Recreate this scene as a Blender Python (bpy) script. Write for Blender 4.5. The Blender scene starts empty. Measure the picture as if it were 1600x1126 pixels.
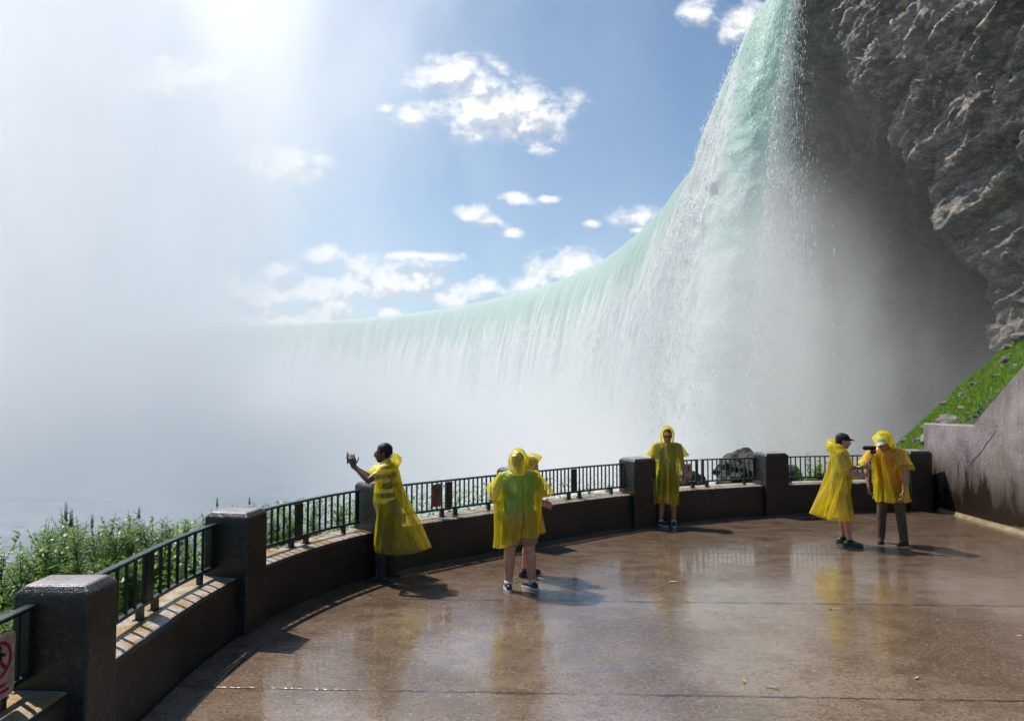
import bpy, math, random
import numpy as np
from mathutils import Vector, Matrix, Euler

S = bpy.context.scene
COL = S.collection
R = math.radians
PI = math.pi

# ------------------------------------------------------------------ camera
FPX, CAMZ, PITCH = 1067.0, 2.4, math.atan(47 / 1067.0)
cd = bpy.data.cameras.new("camera")
cd.sensor_width, cd.lens = 36.0, 24.0
cd.clip_start, cd.clip_end = 0.1, 5000
cam = bpy.data.objects.new("camera", cd)
COL.objects.link(cam)
cam.location = (0, 0, CAMZ)
cam.rotation_euler = (PI / 2 + PITCH, 0, 0)
S.camera = cam

# ------------------------------------------------------------------ light, exposure
SUN_DIR = Vector((-0.43, 0.30, 0.85)).normalized()
SUN_EL = math.asin(SUN_DIR.z)
SUN_AZ = math.atan2(SUN_DIR.x, SUN_DIR.y)
ld = bpy.data.lights.new("sun", 'SUN')
ld.energy, ld.angle, ld.color = 5.0, R(0.5), (1.0, 0.955, 0.89)
sun = bpy.data.objects.new("sun", ld)
COL.objects.link(sun)
sun.rotation_euler = (-SUN_DIR).to_track_quat('-Z', 'Y').to_euler()
S.view_settings.view_transform = 'Standard'
S.view_settings.look = 'None'
S.view_settings.exposure = 0.22
S.view_settings.gamma = 1.0
S.render.engine = 'CYCLES'
cy = S.cycles
cy.max_bounces, cy.diffuse_bounces, cy.glossy_bounces = 12, 3, 3
cy.transmission_bounces, cy.transparent_max_bounces, cy.volume_bounces = 4, 12, 7
cy.volume_step_rate, cy.volume_max_steps = 0.6, 256
cy.caustics_reflective = cy.caustics_refractive = False
cy.sample_clamp_indirect = 6.0
cy.use_denoising = True
cy.use_adaptive_sampling, cy.adaptive_threshold = True, 0.04


# ------------------------------------------------------------------ node helper
class NT:
    def __init__(self, tree):
        self.t, self.n, self.l = tree, tree.nodes, tree.links

    def add(self, typ, **kw):
        nd = self.n.new(typ)
        for k, v in kw.items():
            setattr(nd, k, v)
        return nd

    def put(self, sock, v):
        if v is None:
            return
        if isinstance(v, bpy.types.NodeSocket):
            self.l.new(v, sock)
        else:
            if isinstance(v, (tuple, list)) and sock.type == 'RGBA' and len(v) == 3:
                v = (*v, 1)
            sock.default_value = v

    def m(self, op, a, b=None, c=None, clamp=False):
        nd = self.add('ShaderNodeMath', operation=op, use_clamp=clamp)
        for s, v in zip(nd.inputs, (a, b, c)):
            self.put(s, v)
        return nd.outputs[0]

    def vm(self, op, a, b=None, out=0):
        nd = self.add('ShaderNodeVectorMath', operation=op)
        self.put(nd.inputs[0], a)
        self.put(nd.inputs[1], b)
        return nd.outputs[out]

    def sep(self, v):
        nd = self.add('ShaderNodeSeparateXYZ')
        self.put(nd.inputs[0], v)
        return nd.outputs

    def comb(self, x, y, z=0.0):
        nd = self.add('ShaderNodeCombineXYZ')
        for s, v in zip(nd.inputs, (x, y, z)):
            self.put(s, v)
        return nd.outputs[0]

    def noise(self, vec, scale=1.0, detail=3.0, rough=0.55, dist=0.0, color=False):
        nd = self.add('ShaderNodeTexNoise')
        self.put(nd.inputs['Vector'], vec)
        nd.inputs['Scale'].default_value = scale
        nd.inputs['Detail'].default_value = detail
        nd.inputs['Roughness'].default_value = rough
        nd.inputs['Distortion'].default_value = dist
        return nd.outputs['Color' if color else 'Fac']

    def vor(self, vec, scale=1.0, feature='F1', out='Distance', rand=1.0):
        nd = self.add('ShaderNodeTexVoronoi', feature=feature)
        self.put(nd.inputs['Vector'], vec)
        nd.inputs['Scale'].default_value = scale
        nd.inputs['Randomness'].default_value = rand
        return nd.outputs[out]

    def ramp(self, v, a, b, lo=0.0, hi=1.0, smooth=True):
        nd = self.add('ShaderNodeMapRange', interpolation_type='SMOOTHSTEP' if smooth else 'LINEAR')
        self.put(nd.inputs[0], v)
        for i, x in zip((1, 2, 3, 4), (a, b, lo, hi)):
            self.put(nd.inputs[i], x)
        return nd.outputs[0]

    def mix(self, f, a, b, blend='MIX'):
        nd = self.add('ShaderNodeMix', data_type='RGBA', blend_type=blend)
        self.put(nd.inputs[0], f)
        self.put(nd.inputs[6], a)
        self.put(nd.inputs[7], b)
        return nd.outputs[2]

    def mixs(self, f, a, b):
        nd = self.add('ShaderNodeMixShader')
        self.put(nd.inputs[0], f)
        self.put(nd.inputs[1], a)
        self.put(nd.inputs[2], b)
        return nd.outputs[0]

    def scale(self, v, s):
        return self.vm('MULTIPLY', v, s)

    def bump(self, h, strength=0.4, dist=0.02, normal=None):
        nd = self.add('ShaderNodeBump')
        self.put(nd.inputs['Height'], h)
        self.put(nd.inputs['Strength'], strength)
        nd.inputs['Distance'].default_value = dist
        if normal is not None:
            self.put(nd.inputs['Normal'], normal)
        return nd.outputs[0]

    def pbsdf(self, color, rough=0.6, normal=None, spec=0.5, **kw):
        nd = self.add('ShaderNodeBsdfPrincipled')
        self.put(nd.inputs['Base Color'], color)
        self.put(nd.inputs['Roughness'], rough)
        self.put(nd.inputs['Specular IOR Level'], spec)
        self.put(nd.inputs['Normal'], normal)
        for k, v in kw.items():
            self.put(nd.inputs[k.replace('_', ' ')], v)
        return nd.outputs[0]

    def pos(self):
        return self.add('ShaderNodeNewGeometry').outputs['Position']

    def obj(self):
        return self.add('ShaderNodeTexCoord').outputs['Object']

    def out(self, sh, vol=None):
        o = self.add('ShaderNodeOutputMaterial')
        if sh is not None:
            self.l.new(sh, o.inputs[0])
        if vol is not None:
            self.l.new(vol, o.inputs[1])


def new_mat(name):
    m = bpy.data.materials.new(name)
    m.use_nodes = True
    m.node_tree.nodes.clear()
    return m, NT(m.node_tree)


def simple(name, col, rough=0.6, vary=0.25, scale=30, bump=0.0, metal=0.0, spec=0.5, bdist=0.01):
    m, t = new_mat(name)
    n = t.noise(t.obj(), scale, 4)
    c2 = tuple(c * (1 - vary) for c in col)
    c = t.mix(t.ramp(n, .35, .65), col, c2)
    nm = t.bump(n, bump, bdist) if bump else None
    t.out(t.pbsdf(c, rough, nm, spec, Metallic=metal))
    return m


# ------------------------------------------------------------------ world: sky and clouds by direction
w = bpy.data.worlds.new("World")
S.world = w
w.use_nodes = True
w.node_tree.nodes.clear()
t = NT(w.node_tree)
sky = t.add('ShaderNodeTexSky', sky_type='NISHITA', sun_disc=False)
sky.sun_elevation, sky.sun_rotation = SUN_EL, SUN_AZ
sky.altitude, sky.air_density, sky.dust_density, sky.ozone_density = 200, 1.0, 0.2, 2.0


def uw(px, py):
    """direction of a photo pixel as (x/y, z/y) of the world direction"""
    a, b = (px - 800) / FPX, (563 - py) / FPX
    y = math.cos(PITCH) - b * math.sin(PITCH)
    z = math.sin(PITCH) + b * math.cos(PITCH)
    return a / y, z / y


CLOUDS = [(705, 116, 70, 34), (775, 172, 120, 44), (838, 190, 52, 44), (640, 180, 24, 18), (606, 163, 15, 10), (748, 140, 40, 26),
          (812, 313, 28, 14), (735, 335, 28, 17), (765, 351, 24, 14), (797, 366, 18, 10), (992, 333, 34, 17), (1002, 358, 14, 10),
          (926, 346, 14, 8), (1095, 18, 30, 24), (1168, 40, 40, 34), (855, 308, 18, 8),
          (510, 400, 36, 20), (440, 420, 24, 14), (612, 440, 88, 36), (555, 448, 70, 28), (480, 458, 66, 26), (380, 458, 60, 36),
          (510, 490, 60, 24), (606, 487, 22, 14), (740, 454, 56, 18), (757, 446, 24, 18), (882, 412, 54, 26), (830, 441, 40, 16),
          (655, 400, 66, 8), (445, 258, 64, 28), (290, 120, 74, 30), (700, 470, 60, 14), (430, 495, 90, 16)]
grp = bpy.data.node_groups.new("cloud_field", 'ShaderNodeTree')
grp.interface.new_socket("Vector", in_out='INPUT', socket_type='NodeSocketVector')
grp.interface.new_socket("Density", in_out='OUTPUT', socket_type='NodeSocketFloat')
g = NT(grp)
gi, go = g.add('NodeGroupInput'), g.add('NodeGroupOutput')
warp = g.noise(gi.outputs[0], 9.0, 2, color=True)
wv = g.vm('ADD', gi.outputs[0], g.vm('SCALE', g.vm('SUBTRACT', warp, (.5, .5, .5))))
wv.node.inputs[1].links[0].from_node.inputs['Scale'].default_value = 0.035
blob = None
for (px, py, a, b) in CLOUDS:
    a, b = (a * 1.05, b * .78) if a < 30 else (a, b)
    u0, w0 = uw(px, py)
    mp = g.add('ShaderNodeMapping', vector_type='TEXTURE')
    g.l.new(wv, mp.inputs[0])
    mp.inputs['Location'].default_value = (u0, w0, 0)
    mp.inputs['Scale'].default_value = (1.52 * a / FPX, 1.55 * b / FPX, 1e3)
    gr = g.add('ShaderNodeTexGradient', gradient_type='SPHERICAL')
    g.l.new(mp.outputs[0], gr.inputs[0])
    blob = gr.outputs['Fac'] if blob is None else g.m('SMOOTH_MAX', blob, gr.outputs['Fac'], 0.12)
n1 = g.noise(g.scale(gi.outputs[0], (1, 1.35, 1)), 24, 6, .58, .2)
n0 = g.noise(gi.outputs[0], 75, 4, .6)
nz_ = g.m('ADD', g.m('MULTIPLY', g.m('SUBTRACT', n1, .5), 2.7), g.m('MULTIPLY', g.m('SUBTRACT', n0, .5), .7))
d = g.m('ADD', g.m('MULTIPLY', blob, 1.35), g.m('MULTIPLY', nz_, g.ramp(blob, 0, .3)))
g.l.new(g.m('SUBTRACT', d, .26), go.inputs[0])

dirv = t.add('ShaderNodeTexCoord').outputs['Generated']
dx, dy, dz = t.sep(dirv)
ysafe = t.m('MAXIMUM', dy, .05)
front = t.ramp(dy, .1, .3)
plane = t.comb(t.m('DIVIDE', dx, ysafe), t.m('DIVIDE', dz, ysafe), 0.0)
c1 = t.add('ShaderNodeGroup', node_tree=grp)
t.l.new(plane, c1.inputs[0])
c2 = t.add('ShaderNodeGroup', node_tree=grp)
t.l.new(t.vm('ADD', plane, (-.012, .022, 0)), c2.inputs[0])
cov = t.m('MULTIPLY', t.ramp(c1.outputs[0], -.14, .95), front)
shade = t.ramp(t.m('SUBTRACT', c1.outputs[0], c2.outputs[0]), -.34, .30)
ccol = t.mix(shade, (5.0, 5.3, 5.9), (9.6, 9.5, 9.4))
skyc = t.mix(t.m('MULTIPLY', cov, .97), t.mix(1.0, sky.outputs[0], (.74, .96, 1.04), 'MULTIPLY'), ccol)
bg = t.add('ShaderNodeBackground')
t.l.new(skyc, bg.inputs[0])
bg.inputs[1].default_value = 0.098
wo = t.add('ShaderNodeOutputWorld')
t.l.new(bg.outputs[0], wo.inputs[0])
w.cycles.sampling_method = 'MANUAL'
w.cycles.sample_map_resolution = 1024


# ------------------------------------------------------------------ numpy noise
_rng = np.random.RandomState(7)
_perm = np.concatenate([_rng.permutation(256)] * 2)
_grad = _rng.normal(size=(256, 3))
_grad /= np.linalg.norm(_grad, axis=1)[:, None]


def pn(p):
    p = np.asarray(p, float)
    i = np.floor(p).astype(int)
    f = p - i
    u = f * f * f * (f * (f * 6 - 15) + 10)
    r = 0
    for a in (0, 1):
        for b in (0, 1):
            for c in (0, 1):
                h = _perm[(_perm[(_perm[(i[:, 0] + a) & 255] + i[:, 1] + b) & 255] + i[:, 2] + c) & 255]
                gdot = (_grad[h] * (f - (a, b, c))).sum(1)
                wgt = (u[:, 0] if a else 1 - u[:, 0]) * (u[:, 1] if b else 1 - u[:, 1]) * (u[:, 2] if c else 1 - u[:, 2])
                r = r + wgt * gdot
    return r * 1.5


def fbm(p, o=4, rough=.5):
    p = np.asarray(p, float)
    s, a, tot = 0, 1., 0
    for k in range(o):
        s = s + a * pn(p * 2.03 ** k + 17.3 * k)
        tot += a
        a *= rough
    return s / tot


def hash3(i):
    h = _perm[(_perm[(_perm[i[:, 0] & 255] + i[:, 1]) & 255] + i[:, 2]) & 255]
    return h


_jit = _rng.rand(256, 3)
_tilt = _rng.normal(size=(256, 3))
_rnd = _rng.rand(256)


def cells(p):
    """nearest jittered cell: (id, offset to its centre, F1, F2)"""
    i = np.floor(p).astype(int)
    best = np.full(len(p), 1e9)
    sec = np.full(len(p), 1e9)
    bid = np.zeros(len(p), int)
    bo = np.zeros_like(p)
    for a in (-1, 0, 1):
        for b in (-1, 0, 1):
            for c in (-1, 0, 1):
                j = i + (a, b, c)
                h = hash3(j)
                o = p - (j + _jit[h])
                dd = (o * o).sum(1)
                nb = dd < best
                sec = np.where(nb, best, np.minimum(sec, dd))
                best = np.where(nb, dd, best)
                bid = np.where(nb, h, bid)
                bo[nb] = o[nb]
    return bid, bo, np.sqrt(best), np.sqrt(sec)


def sstep(x, a, b):
    x = np.clip((np.asarray(x, float) - a) / (b - a), 0, 1)
    return x * x * (3 - 2 * x)


# ------------------------------------------------------------------ mesh helpers
def mesh_np(name, v, faces, mat=None, smooth=True, parent=None, uv=None, attrs=None, mats=None, fmat=None):
    me = bpy.data.meshes.new(name)
    v = np.asarray(v, np.float32)
    if isinstance(faces, np.ndarray):
        n, k = faces.shape
        me.vertices.add(len(v))
        me.vertices.foreach_set('co', v.ravel())
        me.loops.add(n * k)
        me.loops.foreach_set('vertex_index', faces.astype(np.int32).ravel())
        me.polygons.add(n)
        me.polygons.foreach_set('loop_start', np.arange(0, n * k, k, dtype=np.int32))
        me.polygons.foreach_set('loop_total', np.full(n, k, np.int32))
        me.update(calc_edges=True)
    else:
        me.from_pydata(v.tolist(), [], faces)
        me.update()
    if smooth:
        me.polygons.foreach_set('use_smooth', np.ones(len(me.polygons), bool))
    if uv is not None:
        l = me.uv_layers.new(name='UVMap')
        idx = np.zeros(len(me.loops), np.int32)
        me.loops.foreach_get('vertex_index', idx)
        l.data.foreach_set('uv', np.asarray(uv, np.float32)[idx].ravel())
    for k, a in (attrs or {}).items():
        at = me.attributes.new(k, 'FLOAT', 'POINT')
        at.data.foreach_set('value', np.asarray(a, np.float32))
    for mm in (mats or ([mat] if mat else [])):
        me.materials.append(mm)
    if fmat is not None:
        me.polygons.foreach_set('material_index', np.asarray(fmat, np.int32))
    o = bpy.data.objects.new(name, me)
    COL.objects.link(o)
    if parent:
        o.parent = parent
    return o


def grid_faces(nu, nv, wrap_v=False):
    """vertex index = iu*nv + iv"""
    iu = np.arange(nu - 1)[:, None]
    iv = np.arange(nv if wrap_v else nv - 1)[None, :]
    a = iu * nv + iv
    b = iu * nv + (iv + 1) % nv
    return np.stack([a, b, b + nv, a + nv], -1).reshape(-1, 4)


class MB:
    """collects pieces of ONE mesh"""
    def __init__(self):
        self.v, self.f = [], []

    def addm(self, v, f):
        k = len(self.v)
        self.v += [tuple(x) for x in v]
        self.f += [tuple(int(i) + k for i in q) for q in f]
        return self

    def box(self, c, s, rot=None):
        M = rot or Matrix.Identity(3)
        c = Vector(c)
        vs = [c + M @ Vector((x * s[0] / 2, y * s[1] / 2, z * s[2] / 2)) for x in (-1, 1) for y in (-1, 1) for z in (-1, 1)]
        return self.addm(vs, [(0, 1, 3, 2), (4, 6, 7, 5), (0, 4, 5, 1), (2, 3, 7, 6), (0, 2, 6, 4), (1, 5, 7, 3)])

    def tube(self, pts, rad, n=8, cap=True):
        pts = [Vector(p) for p in pts]
        rad = rad if isinstance(rad, (list, tuple)) else [rad] * len(pts)
        vs, fs = [], []
        for i, p in enumerate(pts):
            d = (pts[min(i + 1, len(pts) - 1)] - pts[max(i - 1, 0)]).normalized()
            a = d.orthogonal().normalized() if i == 0 else (a - d * a.dot(d)).normalized()
            b = d.cross(a)
            vs += [p + (a * math.cos(2 * PI * k / n) + b * math.sin(2 * PI * k / n)) * rad[i] for k in range(n)]
        for i in range(len(pts) - 1):
            fs += [(i * n + k, i * n + (k + 1) % n, (i + 1) * n + (k + 1) % n, (i + 1) * n + k) for k in range(n)]
        if cap:
            fs += [tuple(range(n))[::-1], tuple(range((len(pts) - 1) * n, len(pts) * n))]
        return self.addm(vs, fs)

    def cap(self, p0, r0, p1, r1, n=14, flat=False):
        """tapered capsule"""
        p0, p1 = Vector(p0), Vector(p1)
        d = p1 - p0
        if d.length < 1e-5:
            d = Vector((0, 0, 1e-4))
        u = d.normalized()
        pts, rr = [], []
        if not flat:
            for k in range(1, 5):
                a = PI / 2 * (1 - k / 5)
                pts.append(p0 - u * r0 * math.sin(a)); rr.append(r0 * math.cos(a))
        pts += [p0, p1]; rr += [r0, r1]
        if not flat:
            for k in range(1, 5):
                a = PI / 2 * k / 5
                pts.append(p1 + u * r1 * math.sin(a)); rr.append(r1 * math.cos(a))
        return self.tube(pts, rr, n)

    def ell(self, c, r, rot=None, n=18, m=12):
        M = rot or Matrix.Identity(3)
        c = Vector(c)
        vs = [c + M @ Vector((0, 0, -r[2]))]
        for i in range(1, m):
            a = -PI / 2 + PI * i / m
            vs += [c + M @ Vector((r[0] * math.cos(a) * math.cos(2 * PI * k / n), r[1] * math.cos(a) * math.sin(2 * PI * k / n), r[2] * math.sin(a))) for k in range(n)]
        vs.append(c + M @ Vector((0, 0, r[2])))
        fs = [(0, 1 + (k + 1) % n, 1 + k) for k in range(n)]
        for i in range(m - 2):
            fs += [(1 + i * n + k, 1 + i * n + (k + 1) % n, 1 + (i + 1) * n + (k + 1) % n, 1 + (i + 1) * n + k) for k in range(n)]
        L = len(vs) - 1
        fs += [(L, 1 + (m - 2) * n + k, 1 + (m - 2) * n + (k + 1) % n) for k in range(n)]
        return self.addm(vs, fs)

    def build(self, name, mat, parent=None, smooth=False, loc=None):
        o = mesh_np(name, np.array([tuple(x) for x in self.v]), self.f, mat, smooth, parent)
        if loc is not None:
            o.location = loc
        return o


def tag(o, label=None, cat=None, group=None, kind=None):
    for k, v in (('label', label), ('category', cat), ('group', group), ('kind', kind)):
        if v:
            o[k] = v
    return o


def empty(name, loc=(0, 0, 0), rz=0.0):
    o = bpy.data.objects.new(name, None)
    o.empty_display_size = .1
    COL.objects.link(o)
    o.location = loc
    o.rotation_euler = (0, 0, rz)
    return o


def copy_tree(o, parent=None):
    c = o.copy()
    COL.objects.link(c)
    if parent:
        c.parent = parent
    for ch in o.children:
        copy_tree(ch, c)
    return c


def evaluated(o):
    """bake the modifiers of o into its mesh"""
    dg = bpy.context.evaluated_depsgraph_get()
    me = bpy.data.meshes.new_from_object(o.evaluated_get(dg))
    old = o.data
    o.modifiers.clear()
    o.data = me
    bpy.data.meshes.remove(old)
    return o


def catmull(P, n):
    P = np.asarray(P, float)
    P = np.vstack([2 * P[0] - P[1], P, 2 * P[-1] - P[-2]])
    out = []
    for i in range(1, len(P) - 2):
        tt = np.linspace(0, 1, n, endpoint=False)[:, None]
        a, b, c, d_ = P[i - 1], P[i], P[i + 1], P[i + 2]
        out.append(.5 * (2 * b + (c - a) * tt + (2 * a - 5 * b + 4 * c - d_) * tt ** 2 + (3 * b - a - 3 * c + d_) * tt ** 3))
    out.append(P[-2][None])
    return np.vstack(out)


def resample(C, s):
    L = np.concatenate([[0], np.cumsum(np.linalg.norm(np.diff(C, axis=0), axis=1))])
    return np.stack([np.interp(s, L, C[:, k]) for k in range(C.shape[1])], 1), L[-1]


def ground(px, py, z=0.0):
    a, b = (px - 800) / FPX, (563 - py) / FPX
    y = math.cos(PITCH) - b * math.sin(PITCH)
    zz = math.sin(PITCH) + b * math.cos(PITCH)
    k = (z - CAMZ) / zz
    return Vector((a * k, y * k, z))


def at(px, py, Y):
    u_, w_ = uw(px, py)
    return Vector((u_ * Y, Y, CAMZ + w_ * Y))


# ------------------------------------------------------------------ MATERIALS of the setting
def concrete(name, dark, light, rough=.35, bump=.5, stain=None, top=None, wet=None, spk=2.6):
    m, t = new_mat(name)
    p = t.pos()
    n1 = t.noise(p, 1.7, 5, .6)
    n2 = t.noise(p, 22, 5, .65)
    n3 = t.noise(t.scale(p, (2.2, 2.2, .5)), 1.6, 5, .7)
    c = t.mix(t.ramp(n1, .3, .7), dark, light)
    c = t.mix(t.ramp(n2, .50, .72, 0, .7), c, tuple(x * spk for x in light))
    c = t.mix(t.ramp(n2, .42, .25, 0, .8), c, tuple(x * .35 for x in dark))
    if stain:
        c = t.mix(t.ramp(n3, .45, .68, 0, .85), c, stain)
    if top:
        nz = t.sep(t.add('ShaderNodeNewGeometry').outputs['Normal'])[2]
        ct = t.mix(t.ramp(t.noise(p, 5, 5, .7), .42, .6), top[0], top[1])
        c = t.mix(t.ramp(nz, .7, .9), c, ct)  # upward faces paler: wet sheen painted into the colour
    if wet:
        z = t.sep(p)[2]
        e = t.m('ADD', z, t.m('MULTIPLY', t.m('SUBTRACT', n3, .5), 2.4))
        f = t.ramp(e, wet[0], wet[1])
        c = t.mix(f, wet[2], c)
        rough = t.m('ADD', .22, t.m('MULTIPLY', f, .4))
    pock = t.ramp(t.vor(p, 38), .05, .22)
    h = t.m('ADD', t.m('MULTIPLY', n2, .6), t.m('MULTIPLY', pock, .25))
    h = t.m('ADD', h, t.m('MULTIPLY', t.noise(p, 90, 2), .25))
    t.out(t.pbsdf(c, rough, t.bump(h, bump, .02)))
    return m


M_PAR = concrete('parapet_concrete', (.010, .009, .0085), (.028, .025, .0235), .32, .7, stain=(.022, .017, .013), top=((.36, .22, .09), (.46, .41, .37)))  # top: orange stains, plus white wet sheen put into the colour
M_PIL = concrete('pillar_concrete', (.010, .009, .0088), (.030, .027, .0255), .32, .7, stain=(.02, .016, .013), top=((.22, .19, .19), (.33, .29, .29)))  # top: sky reflection on the wet caps painted as pale colour
M_RET = concrete('retaining_concrete', (.18, .15, .14), (.32, .27, .255), .5, .7, stain=(.15, .11, .08), wet=(.40, 1.35, (.022, .014, .008)), spk=1.25)
M_RAIL = simple('railing_paint', (.012, .026, .028), .35, .4, 40, .15)
M_STEELTOP = simple('rail_worn_top', (.06, .07, .075), .3, .5, 30, .1)


def plaza_mat():
    m, t = new_mat('wet_concrete_floor')
    p = t.pos()
    x, y, z = t.sep(p)
    big = t.noise(p, .55, 4, .55)
    mid = t.noise(t.scale(p, (1.0, 1.7, 1)), 2.6, 4, .6)
    fine = t.noise(p, 55, 3, .7)
    c = t.mix(t.ramp(big, .35, .65), (.130, .083, .050), (.235, .164, .116))
    c = t.mix(t.ramp(mid, .45, .7, 0, .6), c, (.085, .048, .025))
    grit = t.vor(p, 60, out='Color')
    gv = t.sep(grit)[0]
    c = t.mix(t.ramp(gv, .84, 1.0, 0, .28), c, (.42, .35, .30))
    c = t.mix(t.ramp(gv, .28, .05, 0, .5), c, (.04, .025, .016))
    # expansion joints every 2.4 m, a little askew
    yy = t.m('ADD', t.m('ADD', y, t.m('MULTIPLY', x, .038)), t.m('MULTIPLY', t.m('SUBTRACT', t.noise(p, 9, 3), .5), .05))
    q = t.m('ABSOLUTE', t.m('SUBTRACT', t.m('FRACT', t.m('DIVIDE', t.m('SUBTRACT', yy, 5.545 - 1.2), 2.4)), .5))
    joint = t.m('MAXIMUM', t.ramp(q, .0025, .0075), t.ramp(t.noise(p, 3.5, 4, .7), .46, .62, 0, .8))            # 0 inside the joint
    c = t.mix(joint, (.035, .024, .016), c)
    # standing water: flat film in shallow dips
    film = t.ramp(t.m('ADD', t.m('MULTIPLY', big, .65), t.m('MULTIPLY', mid, .35)), .40, .56)
    h = t.m('ADD', t.m('MULTIPLY', fine, .5), t.m('MULTIPLY', t.ramp(t.vor(p, 60), .0, .5), .6))
    h = t.m('ADD', h, t.m('MULTIPLY', mid, .35))
    h = t.m('MULTIPLY', h, t.m('SUBTRACT', 1.0, t.m('MULTIPLY', film, .72)))
    h = t.m('ADD', h, t.m('MULTIPLY', joint, 1.2))
    rip = t.noise(t.scale(p, (1, 2.6, 1)), 9, 3, .6)
    h = t.m('ADD', h, t.m('MULTIPLY', rip, 1.15))
    rough = t.m('SUBTRACT', .16, t.m('MULTIPLY', film, .10))
    nb_ = t.bump(h, .6, .007)
    hw = t.m('ADD', t.m('MULTIPLY', rip, .8), t.m('MULTIPLY', t.noise(t.scale(p, (1, 2.0, 1)), 30, 2, .5), .22))
    hw = t.m('ADD', hw, t.m('MULTIPLY', t.m('MULTIPLY', fine, t.m('SUBTRACT', 1.0, film)), .22))
    hw = t.m('ADD', hw, t.m('MULTIPLY', joint, .8))
    cn_ = t.bump(hw, .24, .0075)
    cw_ = t.m('ADD', .5, t.m('MULTIPLY', film, .5))
    t.out(t.pbsdf(c, t.m('ADD', rough, .08), nb_, .6, Coat_Weight=cw_, Coat_Roughness=t.m('SUBTRACT', .09, t.m('MULTIPLY', film, .06)), Coat_Normal=cn_))
    return m


M_FLOOR = plaza_mat()


def rock_mat(name, a, b, hi, wet=False, sc=1.0, green=0.0):
    m, t = new_mat(name)
    p = t.pos()
    n1 = t.noise(p, .22 * sc, 5, .6)
    n2 = t.noise(t.scale(p, (1, 1, 1.6)), 1.3 * sc, 6, .65)
    n3 = t.noise(p, 6 * sc, 5, .7)
    c = t.mix(t.ramp(n1, .35, .65), a, b)
    c = t.mix(t.ramp(n2, .46, .62, 0, .85), c, hi)
    c = t.mix(t.ramp(n3, .5, .25, 0, .8), c, tuple(x * .3 for x in a))
    if green:
        nz = t.sep(t.add('ShaderNodeNewGeometry').outputs['Normal'])[2]
        c = t.mix(t.m('MULTIPLY', t.ramp(nz, .1, .7), t.ramp(n2, .4, .6, 0, green)), c, (.05, .075, .018))
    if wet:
        wet_shade = t.add('ShaderNodeAttribute', attribute_name='wet').outputs['Fac']
        c = t.mix(t.m('MULTIPLY', wet_shade, t.ramp(n1, .2, .6, .80, 1.0)), c, t.mix(n2, (.010, .021, .021), (.050, .064, .058)))  # wet rock tone, with the shade of the recess put into the colour
    ridge = t.m('ABSOLUTE', t.m('SUBTRACT', t.noise(t.scale(p, (.8, .8, 2.2)), 2.4 * sc, 6, .7, .4), .5))
    h = t.m('ADD', t.m('ADD', n3, t.m('MULTIPLY', n2, 1.0)), t.m('MULTIPLY', ridge, 2.2))
    c = t.mix(t.ramp(ridge, .05, .0, 0, .7), c, tuple(x * .3 for x in a))
    h = t.m('ADD', h, t.m('MULTIPLY', t.vor(t.scale(p, (1, 1, 2.0)), 1.6 * sc, 'DISTANCE_TO_EDGE'), .5))
    t.out(t.pbsdf(c, t.ramp(n2, .3, .7, .32, .62), t.bump(h, .7, .14 / sc)))
    return m


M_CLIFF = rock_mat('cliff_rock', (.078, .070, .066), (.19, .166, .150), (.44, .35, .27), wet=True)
M_BOULDER = rock_mat('boulder_rock', (.10, .085, .075), (.20, .175, .155), (.36, .31, .27), sc=3.0)
M_MOSSROCK = rock_mat('mossy_rock', (.045, .042, .036), (.09, .085, .07), (.14, .13, .10), sc=2.0, green=.9)


def soil_mat():
    m, t = new_mat('embankment_soil')
    p = t.pos()
    n = t.noise(p, 1.5, 5, .6)
    n2 = t.noise(p, 14, 4, .7)
    c = t.mix(t.ramp(n, .35, .65), (.028, .055, .010), (.06, .10, .018))
    c = t.mix(t.ramp(n2, .62, .78, 0, .7), c, (.12, .095, .06))
    t.out(t.pbsdf(c, .8, t.bump(n2, .7, .08)))
    return m


M_SOIL = soil_mat()


def leaf_mat(name, a, b, tr, rough=.35, tmix=.45):
    m, t = new_mat(name)
    n = t.noise(t.pos(), 3.0, 3)
    r = t.add('ShaderNodeNewGeometry').outputs['Random Per Island']
    f = t.m('ADD', t.m('MULTIPLY', n, .7), t.m('MULTIPLY', r, .35))
    c = t.mix(t.ramp(f, .35, .7), a, b)
    tl = t.add('ShaderNodeBsdfTranslucent')
    t.put(tl.inputs[0], t.mix(t.ramp(f, .35, .7), tr, tuple(x * .7 for x in tr)))
    t.out(t.mixs(tmix, t.pbsdf(c, rough, None, .3), tl.outputs[0]))
    return m


M_LEAF = leaf_mat('weed_leaf', (.07, .155, .014), (.13, .22, .02), (.34, .56, .04))
M_STEM = simple('weed_stem', (.07, .09, .03), .5, .4, 60)
M_SPIKE = simple('flower_spike', (.045, .022, .035), .7, .4, 60, .3)
M_YFLOWER = simple('yellow_flower', (.65, .45, .02), .6, .2, 60)
M_GRASS = leaf_mat('grass_blade', (.07, .17, .012), (.15, .26, .02), (.32, .52, .04), .45, .4)


def water_mat():
    m, t = new_mat('river_water')
    p = t.pos()
    n = t.noise(t.scale(p, (.6, 1, 1)), .12, 5, .6)
    n2 = t.noise(p, .7, 4, .6)
    c = t.mix(t.ramp(n, .34, .58), (.14, .27, .24), (.74, .80, .79))
    h = t.m('ADD', t.m('MULTIPLY', n, 3), n2)
    t.out(t.pbsdf(c, .25, t.bump(h, .6, .5)))
    return m


M_RIVER = water_mat()


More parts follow.
